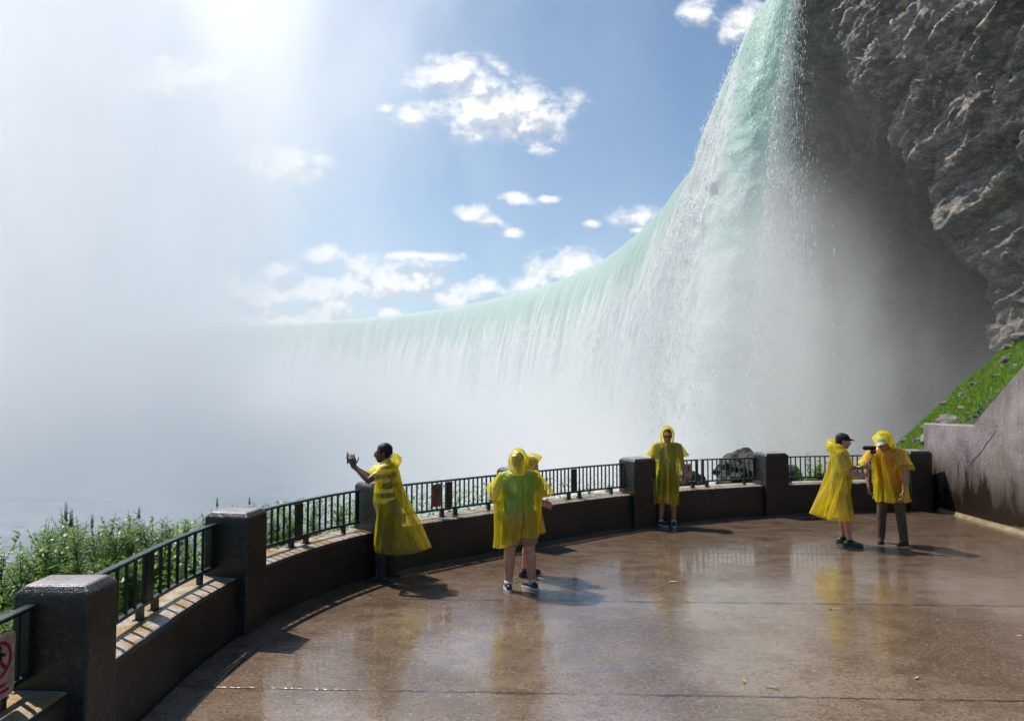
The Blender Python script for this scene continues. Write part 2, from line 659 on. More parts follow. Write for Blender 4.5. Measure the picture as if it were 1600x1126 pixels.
def falls_mat():
    m, t = new_mat('falling_water')
    uv = t.add('ShaderNodeUVMap').outputs[0]
    u, v, _ = t.sep(uv)
    foam = t.add('ShaderNodeAttribute', attribute_name='foam').outputs['Fac']
    st1 = t.noise(t.comb(t.m('MULTIPLY', u, .62), t.m('MULTIPLY', v, .055)), 1.0, 5, .62, .35)
    st2 = t.noise(t.comb(t.m('MULTIPLY', u, 3.4), t.m('MULTIPLY', v, .30)), 1.0, 5, .65, .6)
    f = t.m('ADD', foam, t.m('MULTIPLY', t.m('SUBTRACT', st1, .5), 1.5))
    f = t.m('ADD', f, t.m('MULTIPLY', t.m('SUBTRACT', st2, .5), .8))
    f = t.ramp(f, .18, 1.02)
    deep = t.mix(t.ramp(st1, .35, .65), (.40, .61, .52), (.56, .75, .66))
    c = t.mix(f, deep, (.88, .90, .89))
    tl = t.add('ShaderNodeBsdfTranslucent')
    t.put(tl.inputs[0], t.mix(f, (.55, .84, .71), (.84, .88, .86)))
    st3 = t.noise(t.comb(t.m('MULTIPLY', u, 6.5), t.m('MULTIPLY', v, 2.0)), 1.0, 4, .65, .3)
    h = t.m('ADD', t.m('ADD', t.m('MULTIPLY', st1, .7), t.m('MULTIPLY', st2, .45)), t.m('MULTIPLY', st3, .3))
    nm = t.bump(h, .7, .5)
    t.put(tl.inputs[1], nm)
    rough = t.m('ADD', .4, t.m('MULTIPLY', f, .4))
    t.out(t.mixs(.38, t.pbsdf(c, rough, nm, .25), tl.outputs[0]))
    return m


M_FALLS = falls_mat()

# ================================================================== LARGE STRUCTURE
random.seed(3)
RZ = -14.0
CRZ = CAMZ + 35.0

# ---- parapet line on the plaza (inner base of the wall), from beside the camera to the retaining wall
PAR = catmull([(-2.40, -1.0), (-2.56, 1.5), (-2.66, 3.3), (-2.70, 4.97), (-2.72, 6.3), (-2.48, 7.6), (-1.78, 8.95), (-.62, 10.02), (.5, 10.95), (1.8, 11.92), (3.2, 12.62),
               (4.4, 13.08), (5.8, 13.42), (7.2, 13.66), (8.58, 13.85)], 24)
PLEN = resample(PAR, np.array([0.]))[1]


def par(s):
    """point, tangent, outward normal of the parapet line at arc length s"""
    q, _ = resample(PAR, np.array([s - .02, s, s + .02]))
    tg = q[2] - q[0]
    tg /= np.linalg.norm(tg)
    return Vector((*q[1], 0)), Vector((*tg, 0)), Vector((-tg[1], tg[0], 0))


PS = np.linspace(0, PLEN, 260)
PPT, _ = resample(PAR, PS)


def s_near(x, y):
    d = (PPT[:, 0] - x) ** 2 + (PPT[:, 1] - y) ** 2
    return float(PS[d.argmin()])


# ---- plaza floor
pl = [tuple(p) for p in PPT] + [(8.62, 13.7), (8.62, -7), (-2.3, -7)]
plaza = mesh_np('plaza', [(x, y, 0) for x, y in pl], [tuple(range(len(pl)))[::-1]], M_FLOOR, False)
tag(plaza, 'wet brown concrete viewing plaza', kind='structure')

# ---- ground outside: embankment, grassy slope
EDGE = lambda X: 20 + (X - 11.06) * .37


def slope_plane(X, Y):
    return 1.6 + .826 * (X - 8.8) - .435 * (Y - 13.4)


def ground_h(X, Y):
    X, Y = np.asarray(X, float).ravel(), np.asarray(Y, float).ravel()
    d2 = (X[:, None] - PPT[None, :, 0]) ** 2 + (Y[:, None] - PPT[None, :, 1]) ** 2
    k = d2.argmin(1)
    dist = np.sqrt(d2.min(1))
    kk = np.clip(k, 1, len(PPT) - 2)
    tg = PPT[kk + 1] - PPT[kk - 1]
    side = tg[:, 0] * (Y - PPT[k, 1]) - tg[:, 1] * (X - PPT[k, 0])
    o = np.where(side > 0, dist, -dist)
    n = fbm(np.stack([X * .5, Y * .5, X * 0], 1), 4)
    bank = .12 - .08 * np.clip(o - .5, 0, 2.5) - .62 * np.clip(o - 3.0, 0, 40) + .25 * n * np.clip(o, 0, 2)
    e = Y - EDGE(X)
    sl = slope_plane(X, Y) - .9 * np.clip(e, 0, 99) * sstep(e, -.5, 2.5) + .22 * n
    hi = np.maximum(bank, sl) + .08 * np.exp(-np.abs(bank - sl) * 2)
    z = np.where(X < 4, bank, np.where(X < 7, bank + (hi - bank) * sstep(X, 4, 7), hi))
    inside = (o < .25) & (X < 8.7)
    behind_wall = (X >= 8.7) & (Y < 14.2)
    z = np.where(behind_wall, np.minimum(sl, retain_top(Y) - .06), z)
    z = np.where(inside, -.4, z)
    return np.maximum(z, RZ - 1)


def retain_top(Y):
    Y = np.asarray(Y, float)
    return np.interp(Y, [3, 8.6, 10.3, 12.45, 12.75, 14.4], [5.0, 4.6, 3.75, 2.03, 1.75, 1.72])


gx, gy = np.arange(-26, 36, .22), np.arange(-6, 40, .22)
GX, GY = np.meshgrid(gx, gy, indexing='ij')
GZ = ground_h(GX, GY)
gr = mesh_np('embankment', np.stack([GX.ravel(), GY.ravel(), GZ], 1), grid_faces(len(gx), len(gy))[:, ::-1], M_SOIL)
tag(gr, 'grassy embankment falling to the river', kind='structure')

# ---- river below and river above the falls
rv = mesh_np('river', [(-600, -60, RZ), (120, -60, RZ), (120, 520, RZ), (-600, 520, RZ)], [(0, 1, 2, 3)], M_RIVER)
tag(rv, 'grey green river in the basin below the falls', kind='structure')

# ---- waterfall
CREST = catmull([(24.9, 55.9), (24.15, 56.6), (24.05, 58.6), (24.7, 62), (26.4, 70), (28.4, 84), (29.8, 106), (29.0, 150), (20, 203), (-4, 255), (-43, 306), (-95, 345), (-150, 370),
                 (-230, 385)], 60)
CL = resample(CREST, np.array([0.]))[1]
ss, s_ = [], 0.
while s_ < CL:
    ss.append(s_)
    p_, _ = resample(CREST, np.array([s_]))
    s_ += max(.10, np.linalg.norm(p_) * .0022 - .04)
ss = np.array(ss)
CP, _ = resample(CREST, ss)
T_ = resample(CREST, np.clip(ss + .8, 0, CL))[0] - resample(CREST, np.clip(ss - .8, 0, CL))[0]
T_ /= np.linalg.norm(T_, axis=1)[:, None]
NO = np.stack([-T_[:, 1], T_[:, 0]], 1)
back = np.array([-9., -6.5, -4.5, -3, -2, -1.2, -.6, -.25])
drops = np.concatenate([back, 52 * np.linspace(0, 1, 190) ** 1.45])
nu, nv = len(ss), len(drops)
SS, DD = np.meshgrid(ss, drops, indexing='ij')
sf, df = SS.ravel(), DD.ravel()
dn = np.clip(df, 0, None)
tt = np.sqrt(2 * dn / 9.8)
Z0 = np.zeros_like(sf)
colm = fbm(np.stack([sf / 6.5, dn * .012, Z0], 1), 3)
v0 = 4.3 * (1 + .30 * colm) * (1 - .35 * np.exp(-sf / 1.2))
outw = np.where(df < 0, df, 0) + v0 * tt * (1 - .10 * sstep(dn, 20, 52))
lip = np.where(df < 0, .14 * (-df) ** .8, 0)
rel = fbm(np.stack([sf / 2.6, (dn + 1) ** .6 * .30, Z0 + 4], 1), 5, .6)
clump = fbm(np.stack([sf / .8, dn / 2.4, Z0 + 9], 1), 4, .6)
amp = np.where(df < 0, .03, .04 + np.minimum(1.05, dn * .055))
rope = fbm(np.stack([sf / 1.05 + .25 * clump, dn * .055, Z0 + 14], 1), 4, .6)
disp = amp * (rel * .9 + .55 * clump * sstep(dn, 1, 12) + .75 * rope)
outw = outw + disp
zc = CRZ - dn + lip + .18 * fbm(np.stack([sf / 5, Z0, Z0 + 2], 1), 3) + .10 * fbm(np.stack([sf / .9, df * .6, Z0 + 3], 1), 2)
tang = -(.9 * fbm(np.stack([dn / 5.5, Z0, Z0 + 6], 1), 5, .7) + .25 + .03 * dn) * np.exp(-sf / 1.6) * sstep(dn, 0, 5)
V = np.stack([np.repeat(CP[:, 0], nv) + np.repeat(NO[:, 0], nv) * outw - np.repeat(T_[:, 0], nv) * tang, np.repeat(CP[:, 1], nv) + np.repeat(NO[:, 1], nv) * outw - np.repeat(T_[:, 1], nv) * tang, zc], 1)
foam = -.18 + 1.0 * sstep(dn, .5, 22) + rel * .95 + colm * .8 + .35 * clump * sstep(dn, 1, 10) + .7 * sstep(sf, .5, 2.5) * sstep(sf, 60, 25) - .4 * sstep(sf, 2.0, .3) + .45 * rope * sstep(dn, 1, 8)
wf = mesh_np('waterfall', V, grid_faces(nu, nv)[:, ::-1], M_FALLS, True, uv=np.stack([sf, df], 1), attrs={'foam': foam})
tag(wf, 'horseshoe waterfall pouring off the curved rock rim', kind='structure')
# torn water thrown clear of the nearest part of the sheet
rs = np.random.RandomState(31)
nd = 36000
near_i = np.searchsorted(ss, 42)
ii = (rs.rand(nd) ** 1.7 * near_i).astype(int)
edge = rs.rand(nd) < .55
ii[edge] = (rs.rand(edge.sum()) * 4).astype(int)
dd_ = 2 + 44 * rs.rand(nd) ** .8
jj = np.clip(np.searchsorted(drops, dd_), 0, nv - 1)
B_ = V.reshape(nu, nv, 3)[ii, jj]
o_n = np.abs(rs.normal(size=nd)) * (.12 + .022 * dd_)
o_t = np.where(edge, rs.exponential(size=nd) * (.10 + .022 * dd_), 0)
C_ = B_.copy()
C_[:, :2] += NO[ii] * o_n[:, None] - T_[ii] * o_t[:, None]
C_[:, 2] += rs.normal(size=nd) * .3
rad_ = (.012 + .028 * rs.rand(nd) ** 3) * (1 + .02 * dd_)
st_ = rs.uniform(2, 7, nd)
OC = np.array([(1, 0, 0), (0, 1, 0), (-1, 0, 0), (0, -1, 0), (0, 0, 1), (0, 0, -1.)])
sv = OC[None] * np.stack([rad_, rad_, rad_ * st_], 1)[:, None]
sv[:, 4, :2] -= NO[ii] * (rad_ * st_ * .25)[:, None]
sv[:, 5, :2] += NO[ii] * (rad_ * st_ * .25)[:, None]
sv = sv * rs.uniform(.6, 1.4, sv.shape[:2])[..., None] + C_[:, None]
OF = np.array([(0, 1, 4), (1, 2, 4), (2, 3, 4), (3, 0, 4), (1, 0, 5), (2, 1, 5), (3, 2, 5), (0, 3, 5)])
m_, t_m = new_mat('torn_water')
tl_ = t_m.add('ShaderNodeBsdfTranslucent')
tl_.inputs[0].default_value = (.88, .91, .90, 1)
t_m.out(t_m.mixs(.5, t_m.pbsdf((.86, .89, .88), .5, None, .3), tl_.outputs[0]))
spo = mesh_np('spray', sv.reshape(-1, 3), (np.arange(nd)[:, None, None] * 6 + OF[None]).reshape(-1, 3), m_, True)
tag(spo, 'white torn water flying off the nearest part of the falls', kind='stuff')
bx = CP - NO * 8.9
poly = [(x, y, CRZ + .72) for x, y in bx[::12]] + [(-230, 560, CRZ + .9), (260, 560, CRZ + .9), (260, 60, CRZ + .9), (40, 58, CRZ + .8)]
up = mesh_np('upper_river', poly, [tuple(range(len(poly)))], M_RIVER, False)
tag(up, 'river above the falls flowing to the rim', kind='structure')

# ---- cliff beside and behind the falls
CLF = catmull([(30, 118), (30.8, 95), (28.6, 76), (26.6, 64), (25.6, 58.5), (25.5, 55.2), (26.6, 50.5), (28.4, 46), (29.6, 42), (31.0, 37.5), (33.5, 33), (36.5, 28), (40, 20), (44, 8)], 40)
CLL = resample(CLF, np.array([0.]))[1]
u_lo, u_hi = 42.0, 100.0
uu = np.concatenate([np.arange(0, 40, .6), np.arange(40, 104, .15), np.arange(104, CLL, .8)])
vz = np.concatenate([np.arange(-17, 38.2, .15), [38.6, 39, 39.2, 39.2, 39.2]])
capb = np.concatenate([np.zeros(len(vz) - 5), [.3, 1.0, 2.5, 12, 60]])
cp, _ = resample(CLF, uu)
tg = resample(CLF, np.clip(uu + 1.5, 0, CLL))[0] - resample(CLF, np.clip(uu - 1.5, 0, CLL))[0]
tg /= np.linalg.norm(tg, axis=1)[:, None]
no = np.stack([tg[:, 1], -tg[:, 0]], 1)            # outward, towards the gorge
UU, VZ = np.meshgrid(uu, vz, indexing='ij')
uf, zf = UU.ravel(), VZ.ravel()
u_edge = float(uu[((cp[:, 0] - 29.0) ** 2 + (cp[:, 1] - 44.0) ** 2).argmin()])
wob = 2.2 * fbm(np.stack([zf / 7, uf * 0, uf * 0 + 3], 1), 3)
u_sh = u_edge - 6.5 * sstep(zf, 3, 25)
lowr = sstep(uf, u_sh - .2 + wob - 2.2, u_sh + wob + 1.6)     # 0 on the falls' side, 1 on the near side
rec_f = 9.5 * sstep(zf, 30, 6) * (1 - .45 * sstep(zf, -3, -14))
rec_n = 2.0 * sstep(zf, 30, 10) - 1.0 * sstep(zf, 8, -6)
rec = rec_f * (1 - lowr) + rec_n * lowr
P0 = np.stack([np.repeat(cp[:, 0], len(vz)), np.repeat(cp[:, 1], len(vz)), zf], 1)
rot = Matrix.Rotation(R(38), 3, Vector((.8, .6, 0)).normalized())
Q = P0 @ np.array(rot).T
dis = 1.5 * fbm(P0 / 9.0, 3)
wq = Q + .3 * np.stack([fbm(Q / 2.2 + 5, 2), fbm(Q / 2.2 + 11, 2), fbm(Q / 2.2 + 23, 2)], 1)
for sc, am in (((6.0, 6.0, 2.2), 1.1), ((2.6, 2.6, .75), .55), ((1.0, 1.0, .30), .20)):
    cid, co, f1, f2 = cells(wq / np.array(sc))
    face = (co * _tilt[cid]).sum(1) * .85 + (_rnd[cid] - .5) * .45
    dis = dis + am * (face - .35 * np.exp(-((f2 - f1) / .05) ** 2))
dis = dis + .03 * fbm(P0 / .5, 2)
outc = dis * np.where(zf > 38.1, .3, 1) - rec - np.tile(capb, len(uu))
PC = P0.copy()
PC[:, 0] += np.repeat(no[:, 0], len(vz)) * outc
PC[:, 1] += np.repeat(no[:, 1], len(vz)) * outc
cl = mesh_np('cliff', PC, grid_faces(len(uu), len(vz)), M_CLIFF, False, attrs={'wet': np.clip((1 - lowr) * (.62 + .38 * sstep(zf, 26, 8)) + .35 * sstep(zf, 2, -6), 0, 1)})  # mask: damp rock plus painted shade, strongest in the recess
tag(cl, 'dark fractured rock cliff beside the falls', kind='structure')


# ---- mist thrown up by the falls: real volume in one box over the basin
def mist_mat():
    m, t = new_mat('mist')
    p = t.pos()
    x, y, z = t.sep(p)
    n = t.noise(t.scale(p, (.042, .042, .030)), 1.0, 4, .62, .5)
    nn = t.ramp(n, .32, .68)
    base = t.m('MULTIPLY', t.m('EXPONENT', t.m('DIVIDE', t.m('ADD', z, 14.0), -7.6)), .086)
    base = t.m('MULTIPLY', base, t.ramp(y, 22, 105))
    base = t.m('MULTIPLY', base, t.m('ADD', .22, t.m('MULTIPLY', nn, 1.5)))
    # tall plume over the left of the basin
    ddx, ddy = t.m('ADD', x, 112.0), t.m('SUBTRACT', y, 150.0)
    lean = t.m('SUBTRACT', ddx, t.m('MULTIPLY', z, .10))
    r2 = t.m('ADD', t.m('MULTIPLY', lean, lean), t.m('MULTIPLY', ddy, ddy))
    pl_ = t.m('EXPONENT', t.m('DIVIDE', r2, -2 * 40.0 * 40.0))
    n2 = t.noise(t.scale(p, (.030, .030, .013)), 1.0, 5, .62, .6)
    pl_ = t.m('MULTIPLY', pl_, t.m('ADD', .1, t.m('MULTIPLY', t.ramp(n2, .32, .66), 1.75)))
    pl_ = t.m('MULTIPLY', pl_, .025)
    pl_ = t.m('MULTIPLY', pl_, t.ramp(z, 168, 120))
    # spray peeling off the nearest part of the falls, widening as it drops
    dep = t.m('SUBTRACT', 27.0, z)
    sg = t.m('ADD', 1.3, t.m('MULTIPLY', t.m('MAXIMUM', t.m('SUBTRACT', dep, 6.0), 0.0), .30))
    fx = t.m('DIVIDE', t.m('SUBTRACT', x, 20.6), sg)
    fy = t.m('DIVIDE', t.m('SUBTRACT', y, t.m('SUBTRACT', 53.5, t.m('MULTIPLY', dep, .16))), sg)
    fr = t.m('ADD', t.m('MULTIPLY', fx, fx), t.m('MULTIPLY', t.m('MULTIPLY', fy, fy), .6))
    n3 = t.noise(t.scale(p, (.13, .13, .07)), 1.0, 4, .62)
    foot = t.m('MULTIPLY', t.m('EXPONENT', t.m('MULTIPLY', fr, -1.0)), t.m('MULTIPLY', t.ramp(n3, .33, .64), .46))
    foot = t.m('MULTIPLY', foot, t.m('MULTIPLY', t.ramp(dep, -1, 14), t.ramp(dep, 30, 12, .45, 1.0)))
    gx_, gy_ = t.m('DIVIDE', t.m('SUBTRACT', x, 13.0), 15.0), t.m('DIVIDE', t.m('SUBTRACT', y, 56.0), 22.0)
    low_ = t.m('EXPONENT', t.m('MULTIPLY', t.m('ADD', t.m('MULTIPLY', gx_, gx_), t.m('MULTIPLY', gy_, gy_)), -1.0))
    low_ = t.m('MULTIPLY', low_, t.m('EXPONENT', t.m('DIVIDE', t.m('ADD', z, 14.0), -9.5)))
    foot = t.m('ADD', foot, t.m('MULTIPLY', low_, t.ramp(n3, .25, .65, .03, .17)))
    veil = t.m('MULTIPLY', t.m('EXPONENT', t.m('DIVIDE', r2, -2 * 85.0 * 85.0)), t.m('MULTIPLY', t.ramp(n2, .35, .7), .0042))
    pl_ = t.m('ADD', pl_, t.m('MULTIPLY', veil, t.ramp(z, 168, 120)))
    den = t.m('ADD', t.m('ADD', base, foot), pl_)
    edge = t.m('MULTIPLY', t.ramp(x, -278, -230), t.ramp(y, 398, 360))
    den = t.m('MULTIPLY', den, edge)
    vol = t.add('ShaderNodeVolumePrincipled')
    vol.inputs['Color'].default_value = (1.0, .980, .976, 1)
    vol.inputs['Anisotropy'].default_value = .35
    t.l.new(den, vol.inputs['Density'])
    t.out(None, vol.outputs[0])
    return m


mist = MB().box((-117.5, 212, 77.3), (325, 376, 183)).build('mist', mist_mat())
tag(mist, 'white mist rising from the foot of the falls', kind='stuff')

# ================================================================== PARAPET: walls, pillars, railings
PILLARS = [(s_near(-2.68, 4.42), 'large weathered concrete pillar beside the warning sign, tallest in view'),
           (s_near(-2.70, 6.92), 'concrete pillar between the weeds and the yellow flowers on the rail'),
           (s_near(-1.66, 9.12), 'concrete pillar just behind the man photographing with his phone'),
           (s_near(.18, 10.68), 'concrete pillar hidden behind the couple in yellow ponchos'),
           (s_near(2.30, 12.20), 'concrete pillar behind the hooded man in sunglasses'),
           (s_near(5.06, 13.27), 'concrete pillar between the rocks and the shrubs, mist behind'),
           (s_near(8.16, 13.80), 'concrete pillar at the end of the parapet against the tall retaining wall')]
S0 = [s_near(-2.5, .4)] + [p[0] for p in PILLARS]
PW = .46
PAL = [.30, .33, .38, .44, .48, .48, .50, .48]      # lengths along the parapet
WALL_H, WALL_T = .57, .44


def sweep(name, s0, s1, prof, mat, parent=None, step=.12, smooth=False):
    """profile of (outward, z) swept along the parapet"""
    n = max(2, int((s1 - s0) / step) + 1)
    vs, k = [], len(prof)
    for s in np.linspace(s0, s1, n):
        p, tg_, no_ = par(s)
        vs += [tuple(p + no_ * o + Vector((0, 0, z))) for o, z in prof]
    fs = []
    for i in range(n - 1):
        fs += [(i * k + j, (i + 1) * k + j, (i + 1) * k + (j + 1) % k, i * k + (j + 1) % k) for j in range(k)]
    fs += [tuple(range(k)), tuple(range((n - 1) * k, n * k))[::-1]]
    return mesh_np(name, np.array(vs), fs, mat, smooth, parent)


wall_labels = ['low dark parapet wall in front of the warning sign, nearest the camera', 'low parapet wall with orange stained top beside the tall weeds',
               'low dark parapet wall left of the man with the phone, misty', 'low parapet wall between the photographer and the couple',
               'low speckled parapet wall between the couple and the man in sunglasses', 'low parapet wall below the mossy boulders',
               'low parapet wall behind the pair with the camera stick']
for i in range(7):
    a = S0[i] + (PAL[i] / 2 - .012 if i else 0)
    b = S0[i + 1] - PAL[i + 1] / 2 + .012
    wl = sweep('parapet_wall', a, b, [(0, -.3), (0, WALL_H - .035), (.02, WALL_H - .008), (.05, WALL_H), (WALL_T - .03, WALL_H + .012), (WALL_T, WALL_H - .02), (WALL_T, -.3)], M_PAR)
    tag(wl, wall_labels[i], 'parapet wall', 'low wall spans between the pillars', 'thing')
kb = sweep('gutter_strip', S0[0], S0[7] + .1, [(-.02, 0), (-.30, 0), (-.30, .009), (-.02, .016)], M_FLOOR)
tag(kb, 'raised wet concrete gutter strip at the foot of the parapet', kind='structure')

for ip, (s, lab) in enumerate(PILLARS):
    p, tg_, no_ = par(s)
    H = 1.20
    mb = MB()
    a = PW / 2
    rings = [(a, -.3), (a, H - .05), (a - .045, H)]
    al = PAL[ip + 1] / 2 - a
    vs = [(x * (r_ + al), y * r_, z) for r_, z in rings for x, y in ((-1, -1), (1, -1), (1, 1), (-1, 1))]
    fs = [(i * 4 + k, i * 4 + (k + 1) % 4, (i + 1) * 4 + (k + 1) % 4, (i + 1) * 4 + k) for i in range(2) for k in range(4)] + [(8, 9, 10, 11)]
    mb.addm(vs, fs)
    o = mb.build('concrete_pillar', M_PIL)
    o.location = p + no_ * (PW / 2 - .09)
    o.rotation_euler = (0, 0, math.atan2(tg_.y, tg_.x))
    bv = o.modifiers.new('bevel', 'BEVEL')
    bv.width, bv.segments = .014, 2
    tag(o, lab, 'pillar', 'concrete pillars of the parapet', 'thing')

# ---- railings: one per span, built where it stands
rail_labels = ['dark railing carrying the warning sign, nearest the camera', 'dark railing in front of the tall weeds', 'dark railing with yellow flowers caught on its top rail',
               'dark railing between the photographer and the couple, small sign on it', 'dark green railing between the couple and the man in sunglasses',
               'dark railing of two separate panels in front of the boulders', 'dark railing in front of the shrubs, behind the camera stick']
RO = .25


def rp(s, z, o=RO):
    p, tg_, no_ = par(s)
    return p + no_ * o + Vector((0, 0, z))


def srot(s):
    p, tg_, no_ = par(s)
    return Matrix((tg_, no_, Vector((0, 0, 1)))).transposed()


for i in range(7):
    a = S0[i] + (PAL[i] / 2 if i else 0)
    b = S0[i + 1] - PAL[i + 1] / 2
    mid = (a + b) / 2
    root = empty('railing', rp(mid, WALL_H))
    tag(root, rail_labels[i], 'railing', 'railing spans on the parapet')
    L0 = root.location
    gap = .035 if i >= 5 else 0.0
    NB = 15 if i >= 3 else 15

    def fix(o):
        o.parent = root
        o.location = -L0
        return o
    for (c, d_) in ((a, mid - gap), (mid + gap, b)):
        nn_ = max(2, int((d_ - c) / .3) + 1)
        fix(sweep('top_rail', c, d_, [(RO - .032, 1.075), (RO - .032, 1.092), (RO - .026, 1.098), (RO + .026, 1.098), (RO + .032, 1.092), (RO + .032, 1.075)], M_RAIL, step=.2))
        fix(sweep('bottom_rail', c, d_, [(RO - .022, .665), (RO - .022, .692), (RO + .022, .692), (RO + .022, .665)], M_RAIL, step=.2))
        for e_, off in ((c, .03), (d_, -.03)):
            if gap or (e_ not in (mid,)):
                mb = MB()
                mb.box(rp(e_ + off, .883), (.04, .038, .37), srot(e_))
                fix(mb.build('end_post', M_RAIL))
        nbal = (8, 8, 10, 12, 13, 12, 12)[i]
        for k in range(nbal):
            s = c + (d_ - c) * (k + .5 + (.25 if k < nbal / 2 else -.25) * 0) / nbal
            if not gap and abs(s - mid) < .06:
                continue
            mb = MB().box(rp(s, .883), (.017, .022, .385), srot(s))
            fix(mb.build('baluster', M_RAIL))
    if not gap:
        fix(MB().box(rp(mid, .88), (.115, .03, .37), srot(mid)).build('post_plate', M_RAIL))
    for off in ((-.12, .12) if not gap else (-.16, .16)):
        fix(MB().box(rp(mid + off, .618), (.055, .045, .098), srot(mid + off)).box(rp(mid + off, .58), (.09, .08, .008), srot(mid + off)).build('foot', M_RAIL))
    for e_ in (a + .25, b - .25):
        fix(MB().box(rp(e_, .618), (.045, .045, .098), srot(e_)).build('foot', M_RAIL))


# ---- warning signs on the railing
def sign_mats():
    m, t = new_mat('sign_plate')
    p = t.obj()
    n = t.noise(p, 9, 5, .7)
    c = t.mix(t.ramp(n, .38, .62), (.52, .42, .37), (.33, .24, .20))
    c = t.mix(t.ramp(t.noise(p, 30, 4), .62, .75), c, (.20, .09, .05))
    t.out(t.pbsdf(c, .4))
    return m


M_SIGN = sign_mats()
M_SRED = simple('sign_red', (.30, .02, .025), .4, .3, 30)
M_SBLK = simple('sign_black', (.015, .012, .012), .4, .3, 30)
M_RUST = simple('rusty_plate', (.20, .115, .07), .5, .6, 14)


def ring_strip(cx, cz, r0, r1, a0, a1, y, n=36):
    vs, fs = [], []
    for k in range(n + 1):
        a_ = a0 + (a1 - a0) * k / n
        vs += [(cx + r0 * math.cos(a_), y, cz + r0 * math.sin(a_)), (cx + r1 * math.cos(a_), y, cz + r1 * math.sin(a_))]
    for k in range(n):
        fs.append((2 * k, 2 * k + 1, 2 * k + 3, 2 * k + 2))
    return vs, fs


def flat(pts, y):
    return [(x, y, z) for x, z in pts]


def rounded_plate(w_, h_, r_, th):
    pts = []
    for (sx, sz, a0) in ((1, 1, 0), (-1, 1, 90), (-1, -1, 180), (1, -1, 270)):
        for k in range(6):
            a_ = R(a0 + 90 * k / 5)
            pts.append((sx * (w_ / 2 - r_) + r_ * math.cos(a_), sz * (h_ / 2 - r_) + r_ * math.sin(a_)))
    n = len(pts)
    vs = flat(pts, -th / 2) + flat(pts, th / 2)
    return vs, [tuple(range(n))[::-1], tuple(range(n, 2 * n))] + [(k, (k + 1) % n, n + (k + 1) % n, n + k) for k in range(n)]


def warning_sign(s, z, lab, w_=.27, h_=.36, full=True, mat=None):
    root = empty('warning_sign', rp(s, z, RO - .045))
    p, tg_, no_ = par(s)
    root.rotation_euler = (0, 0, math.atan2(tg_.y, tg_.x))
    tag(root, lab, 'sign', 'warning signs on the railing')
    v, f = rounded_plate(w_, h_, .035, .006)
    MB().addm(v, f).build('plate', mat or M_SIGN, root)
    y = -.0055
    rr = .105 * w_ / .27
    mb = MB()
    mb.addm(*ring_strip(0, .045, rr * .82, rr, 0, 2 * PI, y))
    c_, s_n = math.cos(R(45)), math.sin(R(45))
    wd = rr * .09
    mb.addm(flat([(-rr * .86 * c_ - wd * s_n, .045 + rr * .86 * s_n - wd * c_), (-rr * .86 * c_ + wd * s_n, .045 + rr * .86 * s_n + wd * c_),
                  (rr * .86 * c_ + wd * s_n, .045 - rr * .86 * s_n + wd * c_), (rr * .86 * c_ - wd * s_n, .045 - rr * .86 * s_n - wd * c_)], y - .0015), [(0, 1, 2, 3)])
    mb.build('prohibition_ring', M_SRED, root)
    fg = MB()                                   # climbing figure
    fg.addm(*ring_strip(.0, .045 + rr * .62, 0, rr * .2, 0, 2 * PI, y - .001, 16))
    for q in ([(-.2, .42), (.22, .42), (.26, -.1), (-.16, -.14)], [(.1, .4), (.55, .2), (.5, .08), (.1, .2)], [(-.16, -.1), (.1, -.1), (-.2, -.62), (-.42, -.55)], [(.08, -.1), (.28, -.1), (.5, -.4), (.32, -.5)]):
        fg.addm(flat([(a_ * rr, .045 + b_ * rr) for a_, b_ in q], y - .001), [(0, 1, 2, 3)])
    fg.build('climbing_figure', M_SBLK, root)
    rd = MB()
    for k, (x0, x1) in enumerate(((-.09, .06), (-.08, .09))):
        rd.addm(flat([(x0, -.095 - k * .035), (x1, -.095 - k * .035), (x1, -.113 - k * .035), (x0, -.113 - k * .035)], y), [(0, 1, 2, 3)])
    rd.build('red_bar', M_SRED, root)
    return root


warning_sign(s_near(-2.68, 3.93), .84, 'weathered white sign with red prohibition ring over a climbing figure, nearest railing')
warning_sign(s_near(-1.02, 9.72) + .05, .895, 'small rusty brown sign on the railing behind the yellow poncho of the photographer', .15, .32, mat=M_RUST)
warning_sign(s_near(3.42, 12.72), .88, 'small pinkish sign on the railing beside the hand of the man in sunglasses', .16, .30)

# yellow weed flowers caught on the rail
q = rp(S0[2] + PW / 2 + .10, 1.08)
yf = empty('yellow_flower', q)
tag(yf, 'yellow weed flowers leaning over the railing beside the square pillar', 'flower')
fl, stm = MB(), MB()
random.seed(5)
for k in range(16):
    c = Vector((random.uniform(-.06, .16), random.uniform(-.04, .05), random.uniform(-.17, .06)))
    for j in range(5):
        a_ = j * 2 * PI / 5
        d_ = Vector((math.cos(a_), math.sin(a_) * .6, random.uniform(-.4, .6))) * .016
        fl.addm([c, c + d_ + Vector((0, 0, .006)), c + d_ * 1.5, c + d_ - Vector((0, 0, .006))], [(0, 1, 2, 3)])
    stm.tube([Vector((random.uniform(-.02, .1), .05, -.5)), c], .003, 4)
fl.build('petal', M_YFLOWER, yf)
stm.build('stem', M_STEM, yf)

